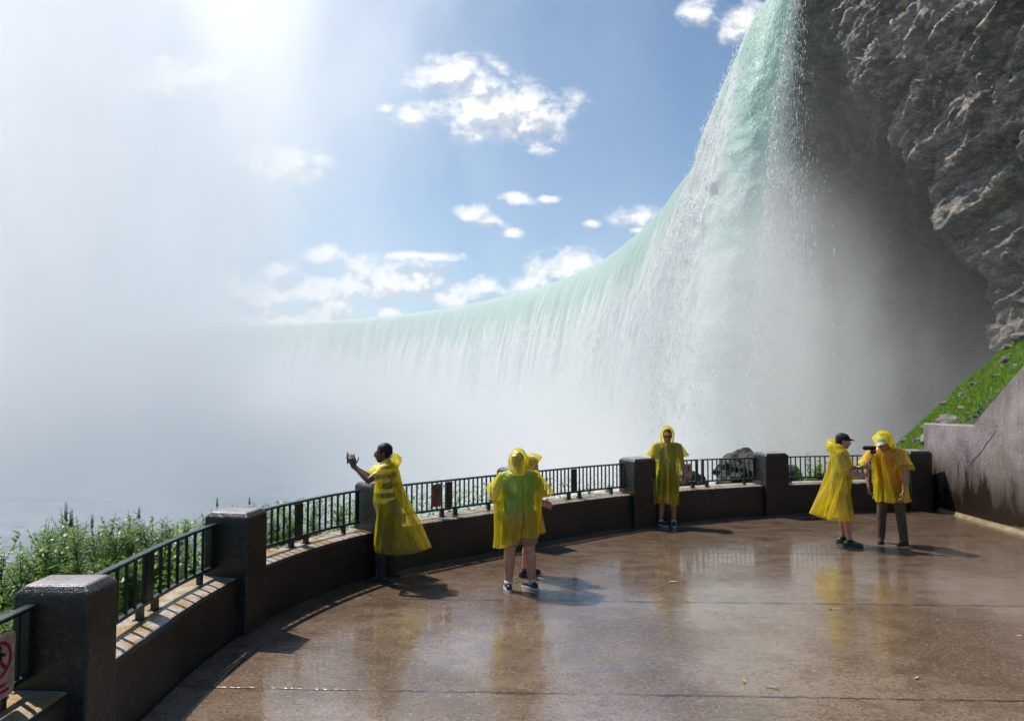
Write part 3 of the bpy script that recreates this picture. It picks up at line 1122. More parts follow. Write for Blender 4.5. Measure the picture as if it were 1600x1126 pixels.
# ================================================================== RETAINING WALL with its stepped top
ys = [-6, 3, 8.6, 10.3, 12.45, 12.75, 13.5, 14.28]
yy = np.concatenate([np.linspace(a_, b_, max(2, int((b_ - a_) / .12)), endpoint=False) for a_, b_ in zip(ys[:-1], ys[1:])] + [[ys[-1]]])
tops = np.interp(yy, [-6] + [3, 8.6, 10.3, 12.45, 12.75, 14.4], [5, 5.0, 4.6, 3.75, 2.03, 1.75, 1.72])
tops = tops + .012 * fbm(np.stack([yy * 3, yy * 0, yy * 0], 1), 3)
xw = lambda y: 8.56 + .0 * y
prof = []
for y, tz in zip(yy, tops):
    prof += [(8.58, y, -.3), (8.58, y, tz - .02), (8.60, y, tz), (8.93, y, tz + .005), (8.95, y, tz - .02), (8.95, y, -.3)]
n = len(yy)
fs = [(i * 6 + j, (i + 1) * 6 + j, (i + 1) * 6 + (j + 1) % 6, i * 6 + (j + 1) % 6) for i in range(n - 1) for j in range(6)] + [tuple(range(6)), tuple(range((n - 1) * 6, n * 6))[::-1]]
ret = empty('retaining_wall', (8.58, 11, 0))
tag(ret, 'tall grey concrete retaining wall with stepped top, stained dark below', 'wall', kind='thing')
rwm = mesh_np('wall_face', np.array(prof), fs, M_RET, False, ret)
rwm.location = (-8.58, -11, 0)
# the crack runs diagonally across the face
cr = MB()
pts = [at(1516, 727, 12.75), at(1524, 716, 12.6), at(1533, 707, 12.4), at(1541, 694, 12.2), at(1549, 684, 12.05), at(1557, 672, 11.85)]
M_CRACK = simple('crack_dark', (.018, .014, .012), .9, .3, 30)
vs, fs = [], []
for k, q in enumerate(pts):
    y = 8.58 / ((q.x) / q.y)
    z = CAMZ + (q.z - CAMZ) / q.y * y
    wd = .012 * (1 - abs(k - 2.2) / 4)
    vs += [(8.577, y, z - wd), (8.577, y, z + wd)]
fs = [(2 * k, 2 * k + 1, 2 * k + 3, 2 * k + 2) for k in range(len(pts) - 1)]
co_ = cr.addm(vs, fs).build('crack', M_CRACK, ret)
co_.location = (-8.58, -11, 0)
M_CANT = simple('cant_strip', (.30, .22, .10), .4, .5, 6, .2)
cs = MB().addm([(8.58, -6, -.01), (8.50, -6, -.01), (8.58, -6, .06), (8.58, 13.82, -.01), (8.50, 13.82, -.01), (8.58, 13.82, .06)], [(0, 1, 2), (3, 5, 4), (1, 4, 5, 2)]).build('cant_strip', M_CANT, ret)
cs.location = (-8.58, -11, 0)

# ================================================================== ROCKS
def rock_mesh(name, seed, mat, flat_=.75, sub=3, crag=.35):
    import bmesh
    bm = bmesh.new()
    bmesh.ops.create_icosphere(bm, subdivisions=sub, radius=1)
    v = np.array([x.co[:] for x in bm.verts])
    f = [tuple(x.index for x in q.verts) for q in bm.faces]
    bm.free()
    q = v * 1.3 + seed * 7.7
    cid, co2, f1, f2 = cells(q)
    r_ = 1 + .3 * fbm(q * .8, 3) + crag * ((co2 * _tilt[cid]).sum(1) * .5 + (_rnd[cid] - .5) * .6) + .06 * fbm(q * 4, 2)
    v = v * r_[:, None] * (1, .85, flat_)
    o = mesh_np(name, v, f, mat, False)
    return o


random.seed(11)
BOULD = [(5.35, 15.9, .60, 'big mossy boulder behind the railing, nearest the misty pillar'), (4.05, 15.6, .36, 'mossy boulder behind the gap between two railing panels'),
         (4.75, 15.3, .17, 'small dark rock between two mossy boulders'), (6.25, 15.8, .40, 'pale grey rock beside the misty pillar, behind the railing'),
         (3.65, 15.2, .20, 'low mossy rock behind the railing near the man in sunglasses'), (7.35, 16.2, .42, 'grey rock among shrubs behind the camera stick'),
         (8.1, 15.7, .34, 'pale rock behind the railing next to the camera stick'), (6.9, 15.3, .30, 'dark rock behind the railing of the pair with the camera')]
for k, (x, y, r_, lab) in enumerate(BOULD):
    z = float(ground_h([x], [y])[0])
    o = rock_mesh('boulder', k + 1, M_MOSSROCK, .85, 4, .28)
    o.location, o.scale = (x, y, max(z, -.2) + r_ * .42 + .18), (r_,) * 3
    o.rotation_euler = (0, 0, random.uniform(0, 6))
    tag(o, lab, 'rock', 'rocks behind the railing')
proto = [rock_mesh('slope_rock', 20 + k, M_BOULDER, .55, 2, .5) for k in range(3)]
used = [0, 0, 0]
HAND = [(1488, 663, .26), (1507, 640, .12), (1432, 690, .14), (1452, 688, .24), (1580, 545, .2), (1546, 556, .10), (1480, 655, .2), (1600, 530, .34), (1525, 600, .12), (1560, 590, .14),
        (1575, 565, .18), (1417, 690, .16), (1445, 668, .10), (1395, 690, .10), (1590, 575, .12)]
spots = []
for k in range(34):
    if k < len(HAND):
        px, py, r_ = HAND[k]
        u_, w_ = uw(px, py)
        best = None
        for Y in np.arange(13.5, 30, .1):
            if float(ground_h([u_ * Y], [Y])[0]) >= CAMZ + w_ * Y:
                best = (u_ * Y, Y)
                break
        if best is None:
            continue
        x, y = best
    else:
        x = random.uniform(9.3, 17)
        y = random.uniform(13.5, EDGE(x) - .2)
        r_ = random.choice((.06, .08, .10, .13, .17))
    spots.append((x, y, r_))
for k, (x, y, r_) in enumerate(spots):
    j = k % 3
    o = proto[j] if used[j] == 0 else copy_tree(proto[j])
    used[j] += 1
    o.location = (x, y, float(ground_h([x], [y])[0]) + r_ * .15)
    o.scale = (r_ * random.uniform(1.0, 1.7), r_, r_)
    o.rotation_euler = (random.uniform(-.2, .2), random.uniform(-.2, .2), random.uniform(0, 6))
    tag(o, 'weathered grey rock lying in the grass of the steep green slope', 'rock', 'rocks on the grassy slope')

# ================================================================== GRASS on the slope (uncountable)
rg = np.random.RandomState(21)
N0 = 90000
X = rg.uniform(8.4, 19, N0)
Y = rg.uniform(13.2, 24.5, N0)
keep = (Y < EDGE(X) + 1.6) & ((X > 9.0) | (Y > 14.6))
cl_ = fbm(np.stack([X * .9, Y * .9, X * 0], 1), 3)
keep &= rg.rand(N0) < np.clip(.62 + 1.2 * cl_, .12, 1)
X, Y, cl_ = X[keep], Y[keep], cl_[keep]
Z = ground_h(X, Y)
n = len(X)
hgt = rg.uniform(.05, .13, n) * (1 + 1.0 * np.clip(cl_, -.5, .7))
ang = rg.uniform(0, 2 * PI, n)
wd = rg.uniform(.008, .016, n)
ln = rg.uniform(-.5, .8, n) * hgt
ca, sa = np.cos(ang), np.sin(ang)
B = np.stack([X, Y, Z - .02], 1)
side = np.stack([ca * wd, sa * wd, 0 * wd], 1)
tip = np.stack([-sa * ln - .2 * hgt, ca * ln, hgt], 1)
midp = B + tip * .55 + np.stack([sa * ln * .2, -ca * ln * .2, hgt * .08], 1)
GV = np.stack([B - side, B + side, midp + side * .7, midp - side * .7, B + tip + side * .08, B + tip - side * .08], 1).reshape(-1, 3)
k0 = np.arange(n)[:, None] * 6
GF = np.concatenate([k0 + np.array([0, 1, 2, 3]), k0 + np.array([3, 2, 4, 5])])
gs = mesh_np('grass', GV, GF, M_GRASS)
tag(gs, 'bright green grass growing over the slope above the retaining wall', 'grass', kind='stuff')

# ================================================================== WEEDS behind the parapet
def leaf(mb, base, d, up, L, W):
    d, sd = d.normalized(), d.cross(up).normalized()
    nrm = sd.cross(d).normalized()
    p = [base + d * L * q - nrm * (L * .35 * q * q) for q in (0, .35, .7, 1)]
    ws = [.12 * W, W * .5, W * .36, 0.01 * W]
    vs = []
    for a_, b_ in zip(p, ws):
        vs += [a_ - sd * b_, a_ + sd * b_]
    mb.addm(vs, [(2 * k, 2 * k + 1, 2 * k + 3, 2 * k + 2) for k in range(3)])


def make_weed(seed, H, spike):
    rr = random.Random(seed)
    root = empty('weed_plant')
    st, lf, sp = MB(), MB(), MB()
    bend = Vector((rr.uniform(-.12, .12), rr.uniform(-.12, .12), 0)) * H
    path = [Vector((0, 0, H * q)) + bend * q * q for q in np.linspace(0, 1, 9)]
    st.tube(path, [.007 * (1 - .7 * k / 8) for k in range(9)], 5)
    pos_ = lambda q: Vector((0, 0, H * q)) + bend * q * q
    q = .10
    k = 0
    while q < .93:
        for s in (0, PI):
            a_ = k * 1.57 + s + rr.uniform(-.4, .4)
            L = rr.uniform(.11, .19) * (1.15 - .65 * q)
            leaf(lf, pos_(q), Vector((math.cos(a_), math.sin(a_), rr.uniform(.1, .75))), Vector((0, 0, 1)), L, L * .30)
        q += rr.uniform(.012, .020)
        k += 1
    for b_ in range(6):                                   # side shoots
        q = rr.uniform(.35, .85)
        a_ = rr.uniform(0, 6.28)
        d_ = Vector((math.cos(a_) * .5, math.sin(a_) * .5, .85)).normalized()
        L = rr.uniform(.14, .30)
        e_ = pos_(q) + d_ * L
        st.tube([pos_(q), e_], [.004, .002], 4)
        for j in range(9):
            aa = rr.uniform(0, 6.28)
            leaf(lf, pos_(q) + d_ * L * (j + 1) / 9, Vector((math.cos(aa), math.sin(aa), .6)), Vector((0, 0, 1)), rr.uniform(.06, .11), .030)
    st.build('stem', M_STEM, root, True)
    lf.build('leaf', M_LEAF, root)
    if spike:
        top = pos_(1)
        for j in range(26):
            z = j / 26 * .13
            a_ = j * 2.4
            c = top + Vector((math.cos(a_) * .009, math.sin(a_) * .009, z - .02))
            sp.ell(c, (.006 * (1.2 - j / 26), .006 * (1.2 - j / 26), .009), n=6, m=4)
        sp.build('flower_spike', M_SPIKE, root)
    return root


WEEDS = [make_weed(100 + k, (1.0, 1.0, 1.0, 1.0, 1.0)[k], k in (0, 1, 3)) for k in range(5)]
wl_ = ['leafy green weed topped by a dark flower spike, in the thicket behind the near railing', 'leafy green weed without flowers in the thicket behind the near railing']
wu = [0] * 5
rw = random.Random(9)
wsp = []
# tops read off the photo: (px, py, distance)
for (px, py, Y) in [(12, 828, 5.6), (62, 822, 5.6), (40, 850, 5.2), (85, 835, 6.0), (104, 805, 6.3), (58, 808, 6.2), (70, 812, 6.4), (122, 810, 6.6), (150, 822, 6.8), (165, 800, 7.0), (188, 803, 7.2), (200, 812, 7.4),
                    (228, 806, 7.6), (253, 810, 7.9), (272, 806, 8.1), (292, 812, 8.4), (135, 815, 6.0), (175, 815, 6.6), (215, 815, 7.0), (240, 815, 7.2), (340, 790, 8.6), (352, 795, 8.2), (326, 800, 8.8),
                    (372, 788, 9.0), (395, 784, 9.2), (410, 800, 9.0), (430, 800, 8.6), (455, 812, 8.6), (440, 825, 8.4), (525, 790, 10.2), (540, 785, 10.4), (553, 783, 10.6), (562, 790, 10.8), (535, 800, 10.2)]:
    wsp.append((at(px, py, Y), None))
for k in range(95):
    Y = rw.uniform(3.6, 8.6)
    x = rw.uniform(-3.35 - .36 * (Y - 2.6), -3.22)
    wsp.append((Vector((x, Y, rw.uniform(.78, 1.10) - max(0, (-3.4 - x)) * .05)), 1))
for k in range(26):
    s = rw.uniform(S0[2] + .5, S0[3] - .3)
    p, tg_, no_ = par(s)
    q_ = p + no_ * rw.uniform(.55, 1.0)
    wsp.append((Vector((q_.x, q_.y, rw.uniform(.55, .80) if k % 5 else .95)), 1))
for k in range(8):
    s = rw.uniform(S0[3] + .8, S0[5] - .2)
    p, tg_, no_ = par(s)
    q_ = p + no_ * rw.uniform(.5, .7)
    wsp.append((Vector((q_.x, q_.y, rw.uniform(.60, .70))), 1))
for k, (tp, fl_) in enumerate(wsp):
    z0 = float(ground_h([tp.x], [tp.y])[0])
    h_ = max(.45, tp.z - z0)
    j = rw.choice((0, 1, 3)) if fl_ is None and k % 4 == 0 else rw.choice((2, 4))
    o = WEEDS[j] if wu[j] == 0 else copy_tree(WEEDS[j])
    wu[j] += 1
    o.location = (tp.x, tp.y, tp.z - h_)
    f = .55 + .45 * h_ if h_ < 1 else 1.0
    o.scale = (f, f, h_)
    o.rotation_euler = (0, 0, rw.uniform(0, 6.28))
    tag(o, wl_[0] if j in (0, 1, 3) else wl_[1], 'weed', 'flowering weeds behind the parapet' if j in (0, 1, 3) else 'leafy weeds behind the parapet')
# shrubs behind the far railing and on the toe of the slope
def make_shrub(seed, nl=900):
    rr = random.Random(seed)
    root = empty('shrub')
    lf, br = MB(), MB()
    for b_ in range(16):
        a_, el = rr.uniform(0, 6.28), rr.uniform(.5, 1.4)
        d_ = Vector((math.cos(a_) * math.cos(el), math.sin(a_) * math.cos(el), math.sin(el)))
        L = rr.uniform(.6, 1.05)
        br.tube([Vector((0, 0, 0)), d_ * L * .5 + Vector((0, 0, .05)), d_ * L], [.018, .010, .004], 4)
        for j in range(nl // 16):
            q = rr.uniform(.3, 1.05)
            aa, ee = rr.uniform(0, 6.28), rr.uniform(-.5, 1.2)
            dd = Vector((math.cos(aa) * math.cos(ee), math.sin(aa) * math.cos(ee), math.sin(ee)))
            leaf(lf, d_ * L * q + dd * rr.uniform(0, .14), dd, Vector((0, 0, 1)), rr.uniform(.06, .12), .045)
    lf.build('leaf', M_LEAF, root)
    br.build('branch', M_STEM, root)
    return root


shr = [make_shrub(1), make_shrub(2)]
SHR = [(1290, 722, 15.6, .62, 'leafy green shrub rising over the railing beside the misty pillar'), (1268, 718, 15.2, .6, 'rounded green shrub just behind the top of the misty pillar'), (1330, 735, 15.4, .5, 'low green shrub behind the camera stick'),
       (1170, 738, 16.5, .5, 'low shrub between the big mossy boulder and the pale rock'), (1390, 715, 17.0, .6, 'green shrub at the toe of the grassy slope behind the hooded leaning person'),
       (1420, 690, 18.5, .35, 'small dark bush on the lower grassy slope'), (1553, 622, 13.6, .28, 'small bush above the stepped top of the retaining wall')]
for k, (px, py, Y, r_, lab) in enumerate(SHR):
    o = shr[k] if k < 2 else copy_tree(shr[k % 2])
    q = at(px, py, Y)
    g0 = float(ground_h([q.x], [q.y])[0])
    h_ = max(.35, q.z - g0 + .1)
    o.location = (q.x, q.y, q.z - h_)
    o.scale = (r_, r_, h_)
    tag(o, lab, 'shrub', 'shrubs near the parapet end')

# undergrowth between the weeds (uncountable leaves)
ug = np.random.RandomState(4)
n = 20000
Y = ug.uniform(2.5, 12.5, n)
sx = np.interp(Y, PPT[:, 1], PPT[:, 0])
X = sx - .55 - ug.rand(n) ** 1.3 * (1.0 + .5 * (Y - 2.5)).clip(0, 3.2)
Z = ground_h(X, Y) + ug.uniform(.0, .75, n)
d = np.stack([ug.normal(size=n), ug.normal(size=n), ug.uniform(-.2, .9, n)], 1)
d /= np.linalg.norm(d, axis=1)[:, None]
sd = np.cross(d, np.array([0, 0, 1.]))
L = ug.uniform(.05, .11, n)[:, None]
c0 = np.stack([X, Y, Z], 1)
UV_ = np.stack([c0, c0 + d * L * .5 + sd * L * .2, c0 + d * L, c0 + d * L * .5 - sd * L * .2], 1).reshape(-1, 3)
uo = mesh_np('undergrowth', UV_, np.arange(4 * n).reshape(-1, 4), M_LEAF)
tag(uo, 'low leafy undergrowth between the weeds', 'undergrowth', kind='stuff')

# ================================================================== small litter on the floor
M_WHITE = simple('white_plastic', (.75, .75, .72), .4, .1, 20)
M_TEAL = simple('teal_plastic', (.03, .35, .32), .4, .1, 20)
M_STRAW = simple('straw', (.45, .36, .10), .6, .3, 40)
lt = empty('drinking_straw', ground(1305, 952))
tag(lt, 'small white and teal plastic straw lying in the reflection of the pair', 'litter')
MB().cap((-.035, 0, .006), .0045, (.06, .006, .006), .0045, 8).build('white_tube', M_WHITE, lt)
MB().cap((-.07, -.003, .006), .005, (-.037, 0, .006), .005, 8).build('teal_tip', M_TEAL, lt)
LEAVES = [(1052, 909, .06, 'yellow leaf floating in the reflection of the man in sunglasses'), (1163, 1064, .05, 'pale blade of straw by the joint, nearer the middle of the floor'),
          (1207, 1074, .055, 'pale twisted blade of straw by the joint'), (1432, 1060, .04, 'small yellowish leaf alone on bare floor near the camera'), (668, 900, .05, 'yellow green leaf near the photographer by the parapet'),
          (1592, 994, .04, 'pale leaf on the floor at the very edge of the view')]
for k, (px, py, L, lab) in enumerate(LEAVES):
    mb = MB()
    a_ = k * 1.3
    d_, s_d = Vector((math.cos(a_), math.sin(a_), 0)), Vector((-math.sin(a_), math.cos(a_), 0))
    vs = []
    for q, wq_ in ((-1, .03), (-.4, .22), (.3, .25), (1, .03)):
        for s in (-1, 1):
            vs.append(d_ * L * q + s_d * L * wq_ * s + Vector((0, 0, .006 + .006 * abs(q) + (.004 if s > 0 else 0))))
    fs = [(2 * i, 2 * i + 1, 2 * i + 3, 2 * i + 2) for i in range(3)]
    o = mb.addm(vs, fs).build('fallen_leaf', M_STRAW)
    o.location = ground(px, py)
    tag(o, lab, 'leaf', 'fallen leaves on the plaza')

# ================================================================== PEOPLE
def poncho_mat(name, marks=(), clear=.62):
    """thin yellow plastic film; marks: (x, y, z, r_in, r_out) printed black rings or blots in object space"""
    m, t = new_mat(name)
    p = t.obj()
    n = t.noise(t.scale(p, (1, 1, .55)), 4.5, 3, .55, 1.2)
    n2 = t.noise(t.scale(p, (1, 1, .8)), 15, 3, .6, 1.5)
    c = t.mix(t.ramp(n, .35, .65), (.93, .79, .03), (.86, .70, .025))
    nm = t.bump(t.m('ADD', n, t.m('MULTIPLY', n2, .30)), .75, .055)
    tl = t.add('ShaderNodeBsdfTranslucent')
    tl.inputs[0].default_value = (1.0, .88, .06, 1)
    t.put(tl.inputs[1], nm)
    body = t.mixs(.66, t.pbsdf(c, .24, nm, .6), tl.outputs[0])
    tr = t.add('ShaderNodeBsdfTransparent')
    tr.inputs[0].default_value = (1.0, .92, .36, 1)
    lw = t.add('ShaderNodeLayerWeight')
    lw.inputs[0].default_value = .35
    fac = t.ramp(lw.outputs['Facing'], .0, .9, clear, .10, False)
    sh = t.mixs(fac, body, tr.outputs[0])
    gl = t.add('ShaderNodeBsdfGlossy')
    gl.inputs['Roughness'].default_value = .14
    t.put(gl.inputs['Normal'], nm)
    sh = t.mixs(.045, sh, gl.outputs[0])
    for (x, y, z, r0, r1) in marks:
        d_ = t.vm('DISTANCE', t.vm('ADD', p, t.scale(t.noise(p, 30, 2, color=True), (.012,) * 3)), (x, y, z), out=1)
        f = t.m('MULTIPLY', t.ramp(d_, r1, r1 - .006), t.ramp(d_, r0 - .003, r0 + .003)) if r0 > 0 else t.ramp(d_, r1, r1 - .01)
        ink = t.pbsdf((.02, .02, .015), .4)
        sh = t.mixs(f, sh, ink)
    t.out(sh)
    return m


M_PON = poncho_mat('yellow_poncho_film')
M_PON1 = poncho_mat('yellow_poncho_film_wet', clear=.78)
M_PON2 = poncho_mat('yellow_poncho_film_printed', [(-.10, -.24, 1.25, 0, .045), (.09, -.26, .66, .022, .036)])
M_PON4 = poncho_mat('yellow_poncho_film_chest', [(-.03, -.2, 1.20, 0, .028), (.02, -.2, 1.20, 0, .028), (.06, -.2, 1.19, 0, .024)])


def skin_mat(name, a, b):
    m, t = new_mat(name)
    p = t.obj()
    c = t.mix(t.ramp(t.noise(p, 9, 4), .35, .65), a, b)
    t.out(t.pbsdf(c, .45, t.bump(t.noise(p, 120, 2), .12, .004), .45, Subsurface_Weight=.08, Subsurface_Scale=.01))
    return m


SK_DARK = skin_mat('skin_dark', (.13, .065, .04), (.10, .048, .028))
SK_FAIR = skin_mat('skin_fair', (.50, .27, .19), (.42, .21, .14))
SK_TAN = skin_mat('skin_tan', (.40, .21, .14), (.33, .16, .10))


def cloth_mat(name, col, stripes=None, rough=.8):
    m, t = new_mat(name)
    p = t.obj()
    n = t.noise(p, 14, 4, .6)
    c = t.mix(t.ramp(n, .35, .7), col, tuple(x * .65 for x in col))
    if stripes:
        z = t.sep(p)[2]
        f = t.ramp(t.m('SINE', t.m('MULTIPLY', z, 2 * PI / stripes[1])), -.15, .15)
        c = t.mix(f, c, stripes[0])
    t.out(t.pbsdf(c, rough, t.bump(n, .4, .02), .3))
    return m


C_STRIPE = cloth_mat('striped_shirt', (.02, .03, .035), ((.78, .74, .62), .125))
C_DARK = cloth_mat('dark_trousers', (.022, .025, .03))
C_TEAL = cloth_mat('teal_shirt', (.03, .34, .33))
C_BEIGE = cloth_mat('beige_shorts', (.32, .235, .165))
C_GREY = cloth_mat('dark_grey_shorts', (.035, .042, .05))
C_NAVY = cloth_mat('grey_shirt', (.08, .10, .11))
C_ORANGE = cloth_mat('orange_shirt', (.60, .15, .03))
C_BROWN = cloth_mat('brown_trousers', (.105, .072, .048))
C_BLACK = cloth_mat('black_cloth', (.012, .012, .014))
C_CAP = cloth_mat('navy_cap', (.012, .016, .03))
C_WHITE = cloth_mat('white_cloth', (.7, .7, .68))
C_HAIRB = cloth_mat('black_hair', (.012, .010, .009), rough=.55)
C_HAIRG = cloth_mat('sandy_hair', (.16, .10, .055), rough=.55)
S_BLACK = simple('black_shoe', (.014, .014, .017), .45, .3, 40)
S_NAVY = simple('navy_shoe', (.02, .025, .05), .5, .3, 40)
S_SOLE = simple('white_sole', (.62, .62, .60), .5, .15, 40)
S_GREEN = simple('green_shoe', (.02, .07, .055), .5, .3, 40)
S_YEL = simple('yellow_trim', (.55, .48, .03), .5, .2, 40)
S_DSOLE = simple('dark_sole', (.03, .02, .02), .6, .2, 40)
M_EYEW = simple('eye_white', (.7, .68, .65), .3, .05)
M_IRIS = simple('eye_dark', (.02, .012, .01), .2, .1)
M_LIP = simple('lip', (.36, .17, .13), .5, .2, 60)
M_BLACKP = simple('black_plastic', (.010, .010, .012), .28, .3, 40)
M_GLASSB = simple('dark_lens', (.006, .006, .008), .08, .1, 20)
M_METAL = simple('grey_metal', (.25, .25, .26), .3, .2, 40, metal=1.0)


def remesh(name, mb, voxel, smooth, mat, parent, final=None):
    o = mb.build(name, mat, None, True)
    md = o.modifiers.new('r', 'REMESH')
    md.mode, md.voxel_size = 'VOXEL', voxel
    md.use_smooth_shade = True
    if smooth:
        sm = o.modifiers.new('s', 'SMOOTH')
        sm.factor, sm.iterations = .5, smooth
    evaluated(o)
    if parent:
        o.parent = parent
    return o


def add_hand(mb, wrist, d, palm, curl=.5, side=1, size=1.0):
    """palm, four unequal bent fingers, and a thumb from the palm's side. d: wrist to knuckles, palm: where the palm faces"""
    d = d.normalized()
    palm = (palm - d * palm.dot(d)).normalized()
    sx = d.cross(palm).normalized() * side            # towards the thumb
    w_ = Vector(wrist)
    k = .088 * size
    for q in (-.6, -.2, .2, .6):
        mb.cap(w_ + sx * .018 * q + d * .01, .014 * size, w_ + d * k + sx * .048 * q * size, .0115 * size, 10)
    for j, (off, L) in enumerate(((.62, .068), (.22, .078), (-.2, .072), (-.6, .056))):
        p = w_ + d * k + sx * .052 * off * size
        dd = d + sx * off * .12
        a_ = curl * (.8 + .12 * j)
        for seg, r_ in ((.45, .0085), (.32, .0078), (.25, .007)):
            dd = (dd * math.cos(a_) + palm * math.sin(a_)).normalized()
            e_ = p + dd * L * seg * size * 1.05
            mb.cap(p, r_ * size, e_, r_ * .92 * size, 8)
            p = e_
    p = w_ + d * .022 * size + sx * .026 * size
    dd = (d * .65 + sx * .75 + palm * .25).normalized()
    for L, r_ in ((.036, .0115), (.03, .0095), (.024, .008)):
        e_ = p + dd * L * size
        mb.cap(p, r_ * size, e_, r_ * .92 * size, 8)
        p = e_
        dd = (dd + d * .25 + palm * curl * .4).normalized()


def frame(f):
    """rotation whose local -Y points along f, Z up"""
    f = f.normalized()
    y = -f
    x = y.cross(Vector((0, 0, 1)))
    x = x.normalized() if x.length > 1e-4 else Vector((1, 0, 0))
    z = x.cross(y)
    return Matrix((x, y, z)).transposed()


def add_head(mb, c, M, girth=1.0):
    P = lambda *q: c + M @ Vector(q)
    mb.ell(P(0, .014, .032), (.076, .096, .090), M)
    mb.ell(P(0, -.030, -.030), (.060 * girth, .062, .082), M)
    mb.ell(P(0, -.058, -.088), (.030 * girth, .030, .026), M)
    for s in (-1, 1):
        mb.ell(P(.040 * s, -.045, -.040), (.026 * girth, .034, .042), M)
        mb.ell(P(.078 * s, .012, -.008), (.010, .020, .031), M)
    mb.cap(P(-.034, -.078, .024), .016, P(.034, -.078, .024), .016)
    mb.cap(P(0, -.088, .008), .010, P(0, -.112, -.026), .015)
    for s in (-1, 1):
        mb.ell(P(.012 * s, -.100, -.030), (.010, .012, .009), M)
    mb.cap(P(-.017, -.089, -.056), .008, P(.017, -.089, -.056), .008)
    mb.cap(P(-.014, -.086, -.066), .009, P(.014, -.086, -.066), .009)


def pbd(P, rest_c, rest_v, rest_d, spheres, caps, acc, steps, pins=1, gust=.3, seed=0, floor=None, plane=None):
    """small cloth solver on a ring grid P[ring, seg]"""
    V = np.zeros_like(P)
    Rn, Sn = P.shape[:2]
    dt = 1 / 50.
    rg_ = np.random.RandomState(seed)
    ph = rg_.rand(4) * 6.28
    th = np.linspace(0, 2 * PI, Sn, endpoint=False)
    hgt_ = np.linspace(0, 1, Rn)[:, None]
    P0_ = P[:pins].copy()
    lra = np.concatenate([np.zeros((1, Sn)), np.cumsum(rest_v, 0)])[..., None] * 1.0 + 1e-6

    def con(A, B, L, k):
        d_ = B - A
        l_ = np.linalg.norm(d_, axis=-1, keepdims=True) + 1e-9
        c = d_ * (.5 * k * (l_ - L[..., None]) / l_)
        return c
    for st in range(steps):
        g_ = np.array([0, 0, -9.8])
        wob_ = (np.sin(3 * th + ph[0] + st * .07) * .5 + np.sin(5 * th + ph[1] - st * .05) * .35 + np.sin(9 * th + ph[2]) * .25)[None, :, None]
        wind = np.array(acc) * (1 + gust * wob_) * hgt_[..., None] ** .7
        V = (V + (g_ + wind) * dt) * .965
        X0 = P.copy()
        P = P + V * dt
        for it in range(7):
            for a_ in (0, 1):
                c = con(P[a_:-1:2], P[a_ + 1::2], rest_v[a_::2], 1)
                P[a_:-1:2] += c
                P[a_ + 1::2] -= c
            for a_ in (0, 1):
                A = P[:, a_::2]
                B = P[:, (np.arange(a_, Sn, 2) + 1) % Sn]
                c = con(A, B, rest_c[:, a_::2], .9)
                P[:, a_::2] += c
                P[:, (np.arange(a_, Sn, 2) + 1) % Sn] -= c
            A, B = P[:-1], np.roll(P[1:], -1, 1)
            c = con(A, B, rest_d, .22)
            P[:-1] += c
            P[1:] -= np.roll(c, 1, 1)
            A, B = P[:-2], P[2:]
            c = con(A, B, (rest_v[:-1] + rest_v[1:]), .10)
            P[:-2] += c
            P[2:] -= c
            A, B = P, np.roll(P, -2, 1)
            c = con(A, B, 2 * rest_c, .05)
            P = P + c - np.roll(c, 2, 1)
            P[:pins] = P0_
            dl = P - P0_[:1]
            ll = np.linalg.norm(dl, axis=2, keepdims=True) + 1e-9
            P = np.where(ll > lra, P0_[:1] + dl * (lra / ll), P)
            F = P.reshape(-1, 3)
            for (a_, ra, b_, rb) in caps:
                a_, b_ = np.asarray(a_), np.asarray(b_)
                ab = b_ - a_
                q_ = np.clip(((F - a_) @ ab) / (ab @ ab), 0, 1)
                cp_ = a_ + q_[:, None] * ab
                d_ = F - cp_
                l_ = np.linalg.norm(d_, axis=1) + 1e-9
                r_ = ra + (rb - ra) * q_ + .014
                inn = l_ < r_
                F[inn] = cp_[inn] + d_[inn] / l_[inn, None] * r_[inn, None]
            if plane is not None:
                pd = (F - plane[0]) @ plane[1]
                F[pd < 0] -= np.outer(pd[pd < 0], plane[1])
            P = F.reshape(P.shape)
            P[:pins] = P0_
        V = (P - X0) / dt
        V = np.clip(V, -6, 6)
    return P


def tube_garment(name, P, mat, parent, sub=1):
    Rn, Sn = P.shape[:2]
    o = mesh_np(name, P.reshape(-1, 3), grid_faces(Rn, Sn, True), mat, True, parent)
    if sub:
        o.modifiers.new('sub', 'SUBSURF').levels = sub
        o.modifiers['sub'].render_levels = sub
    return o


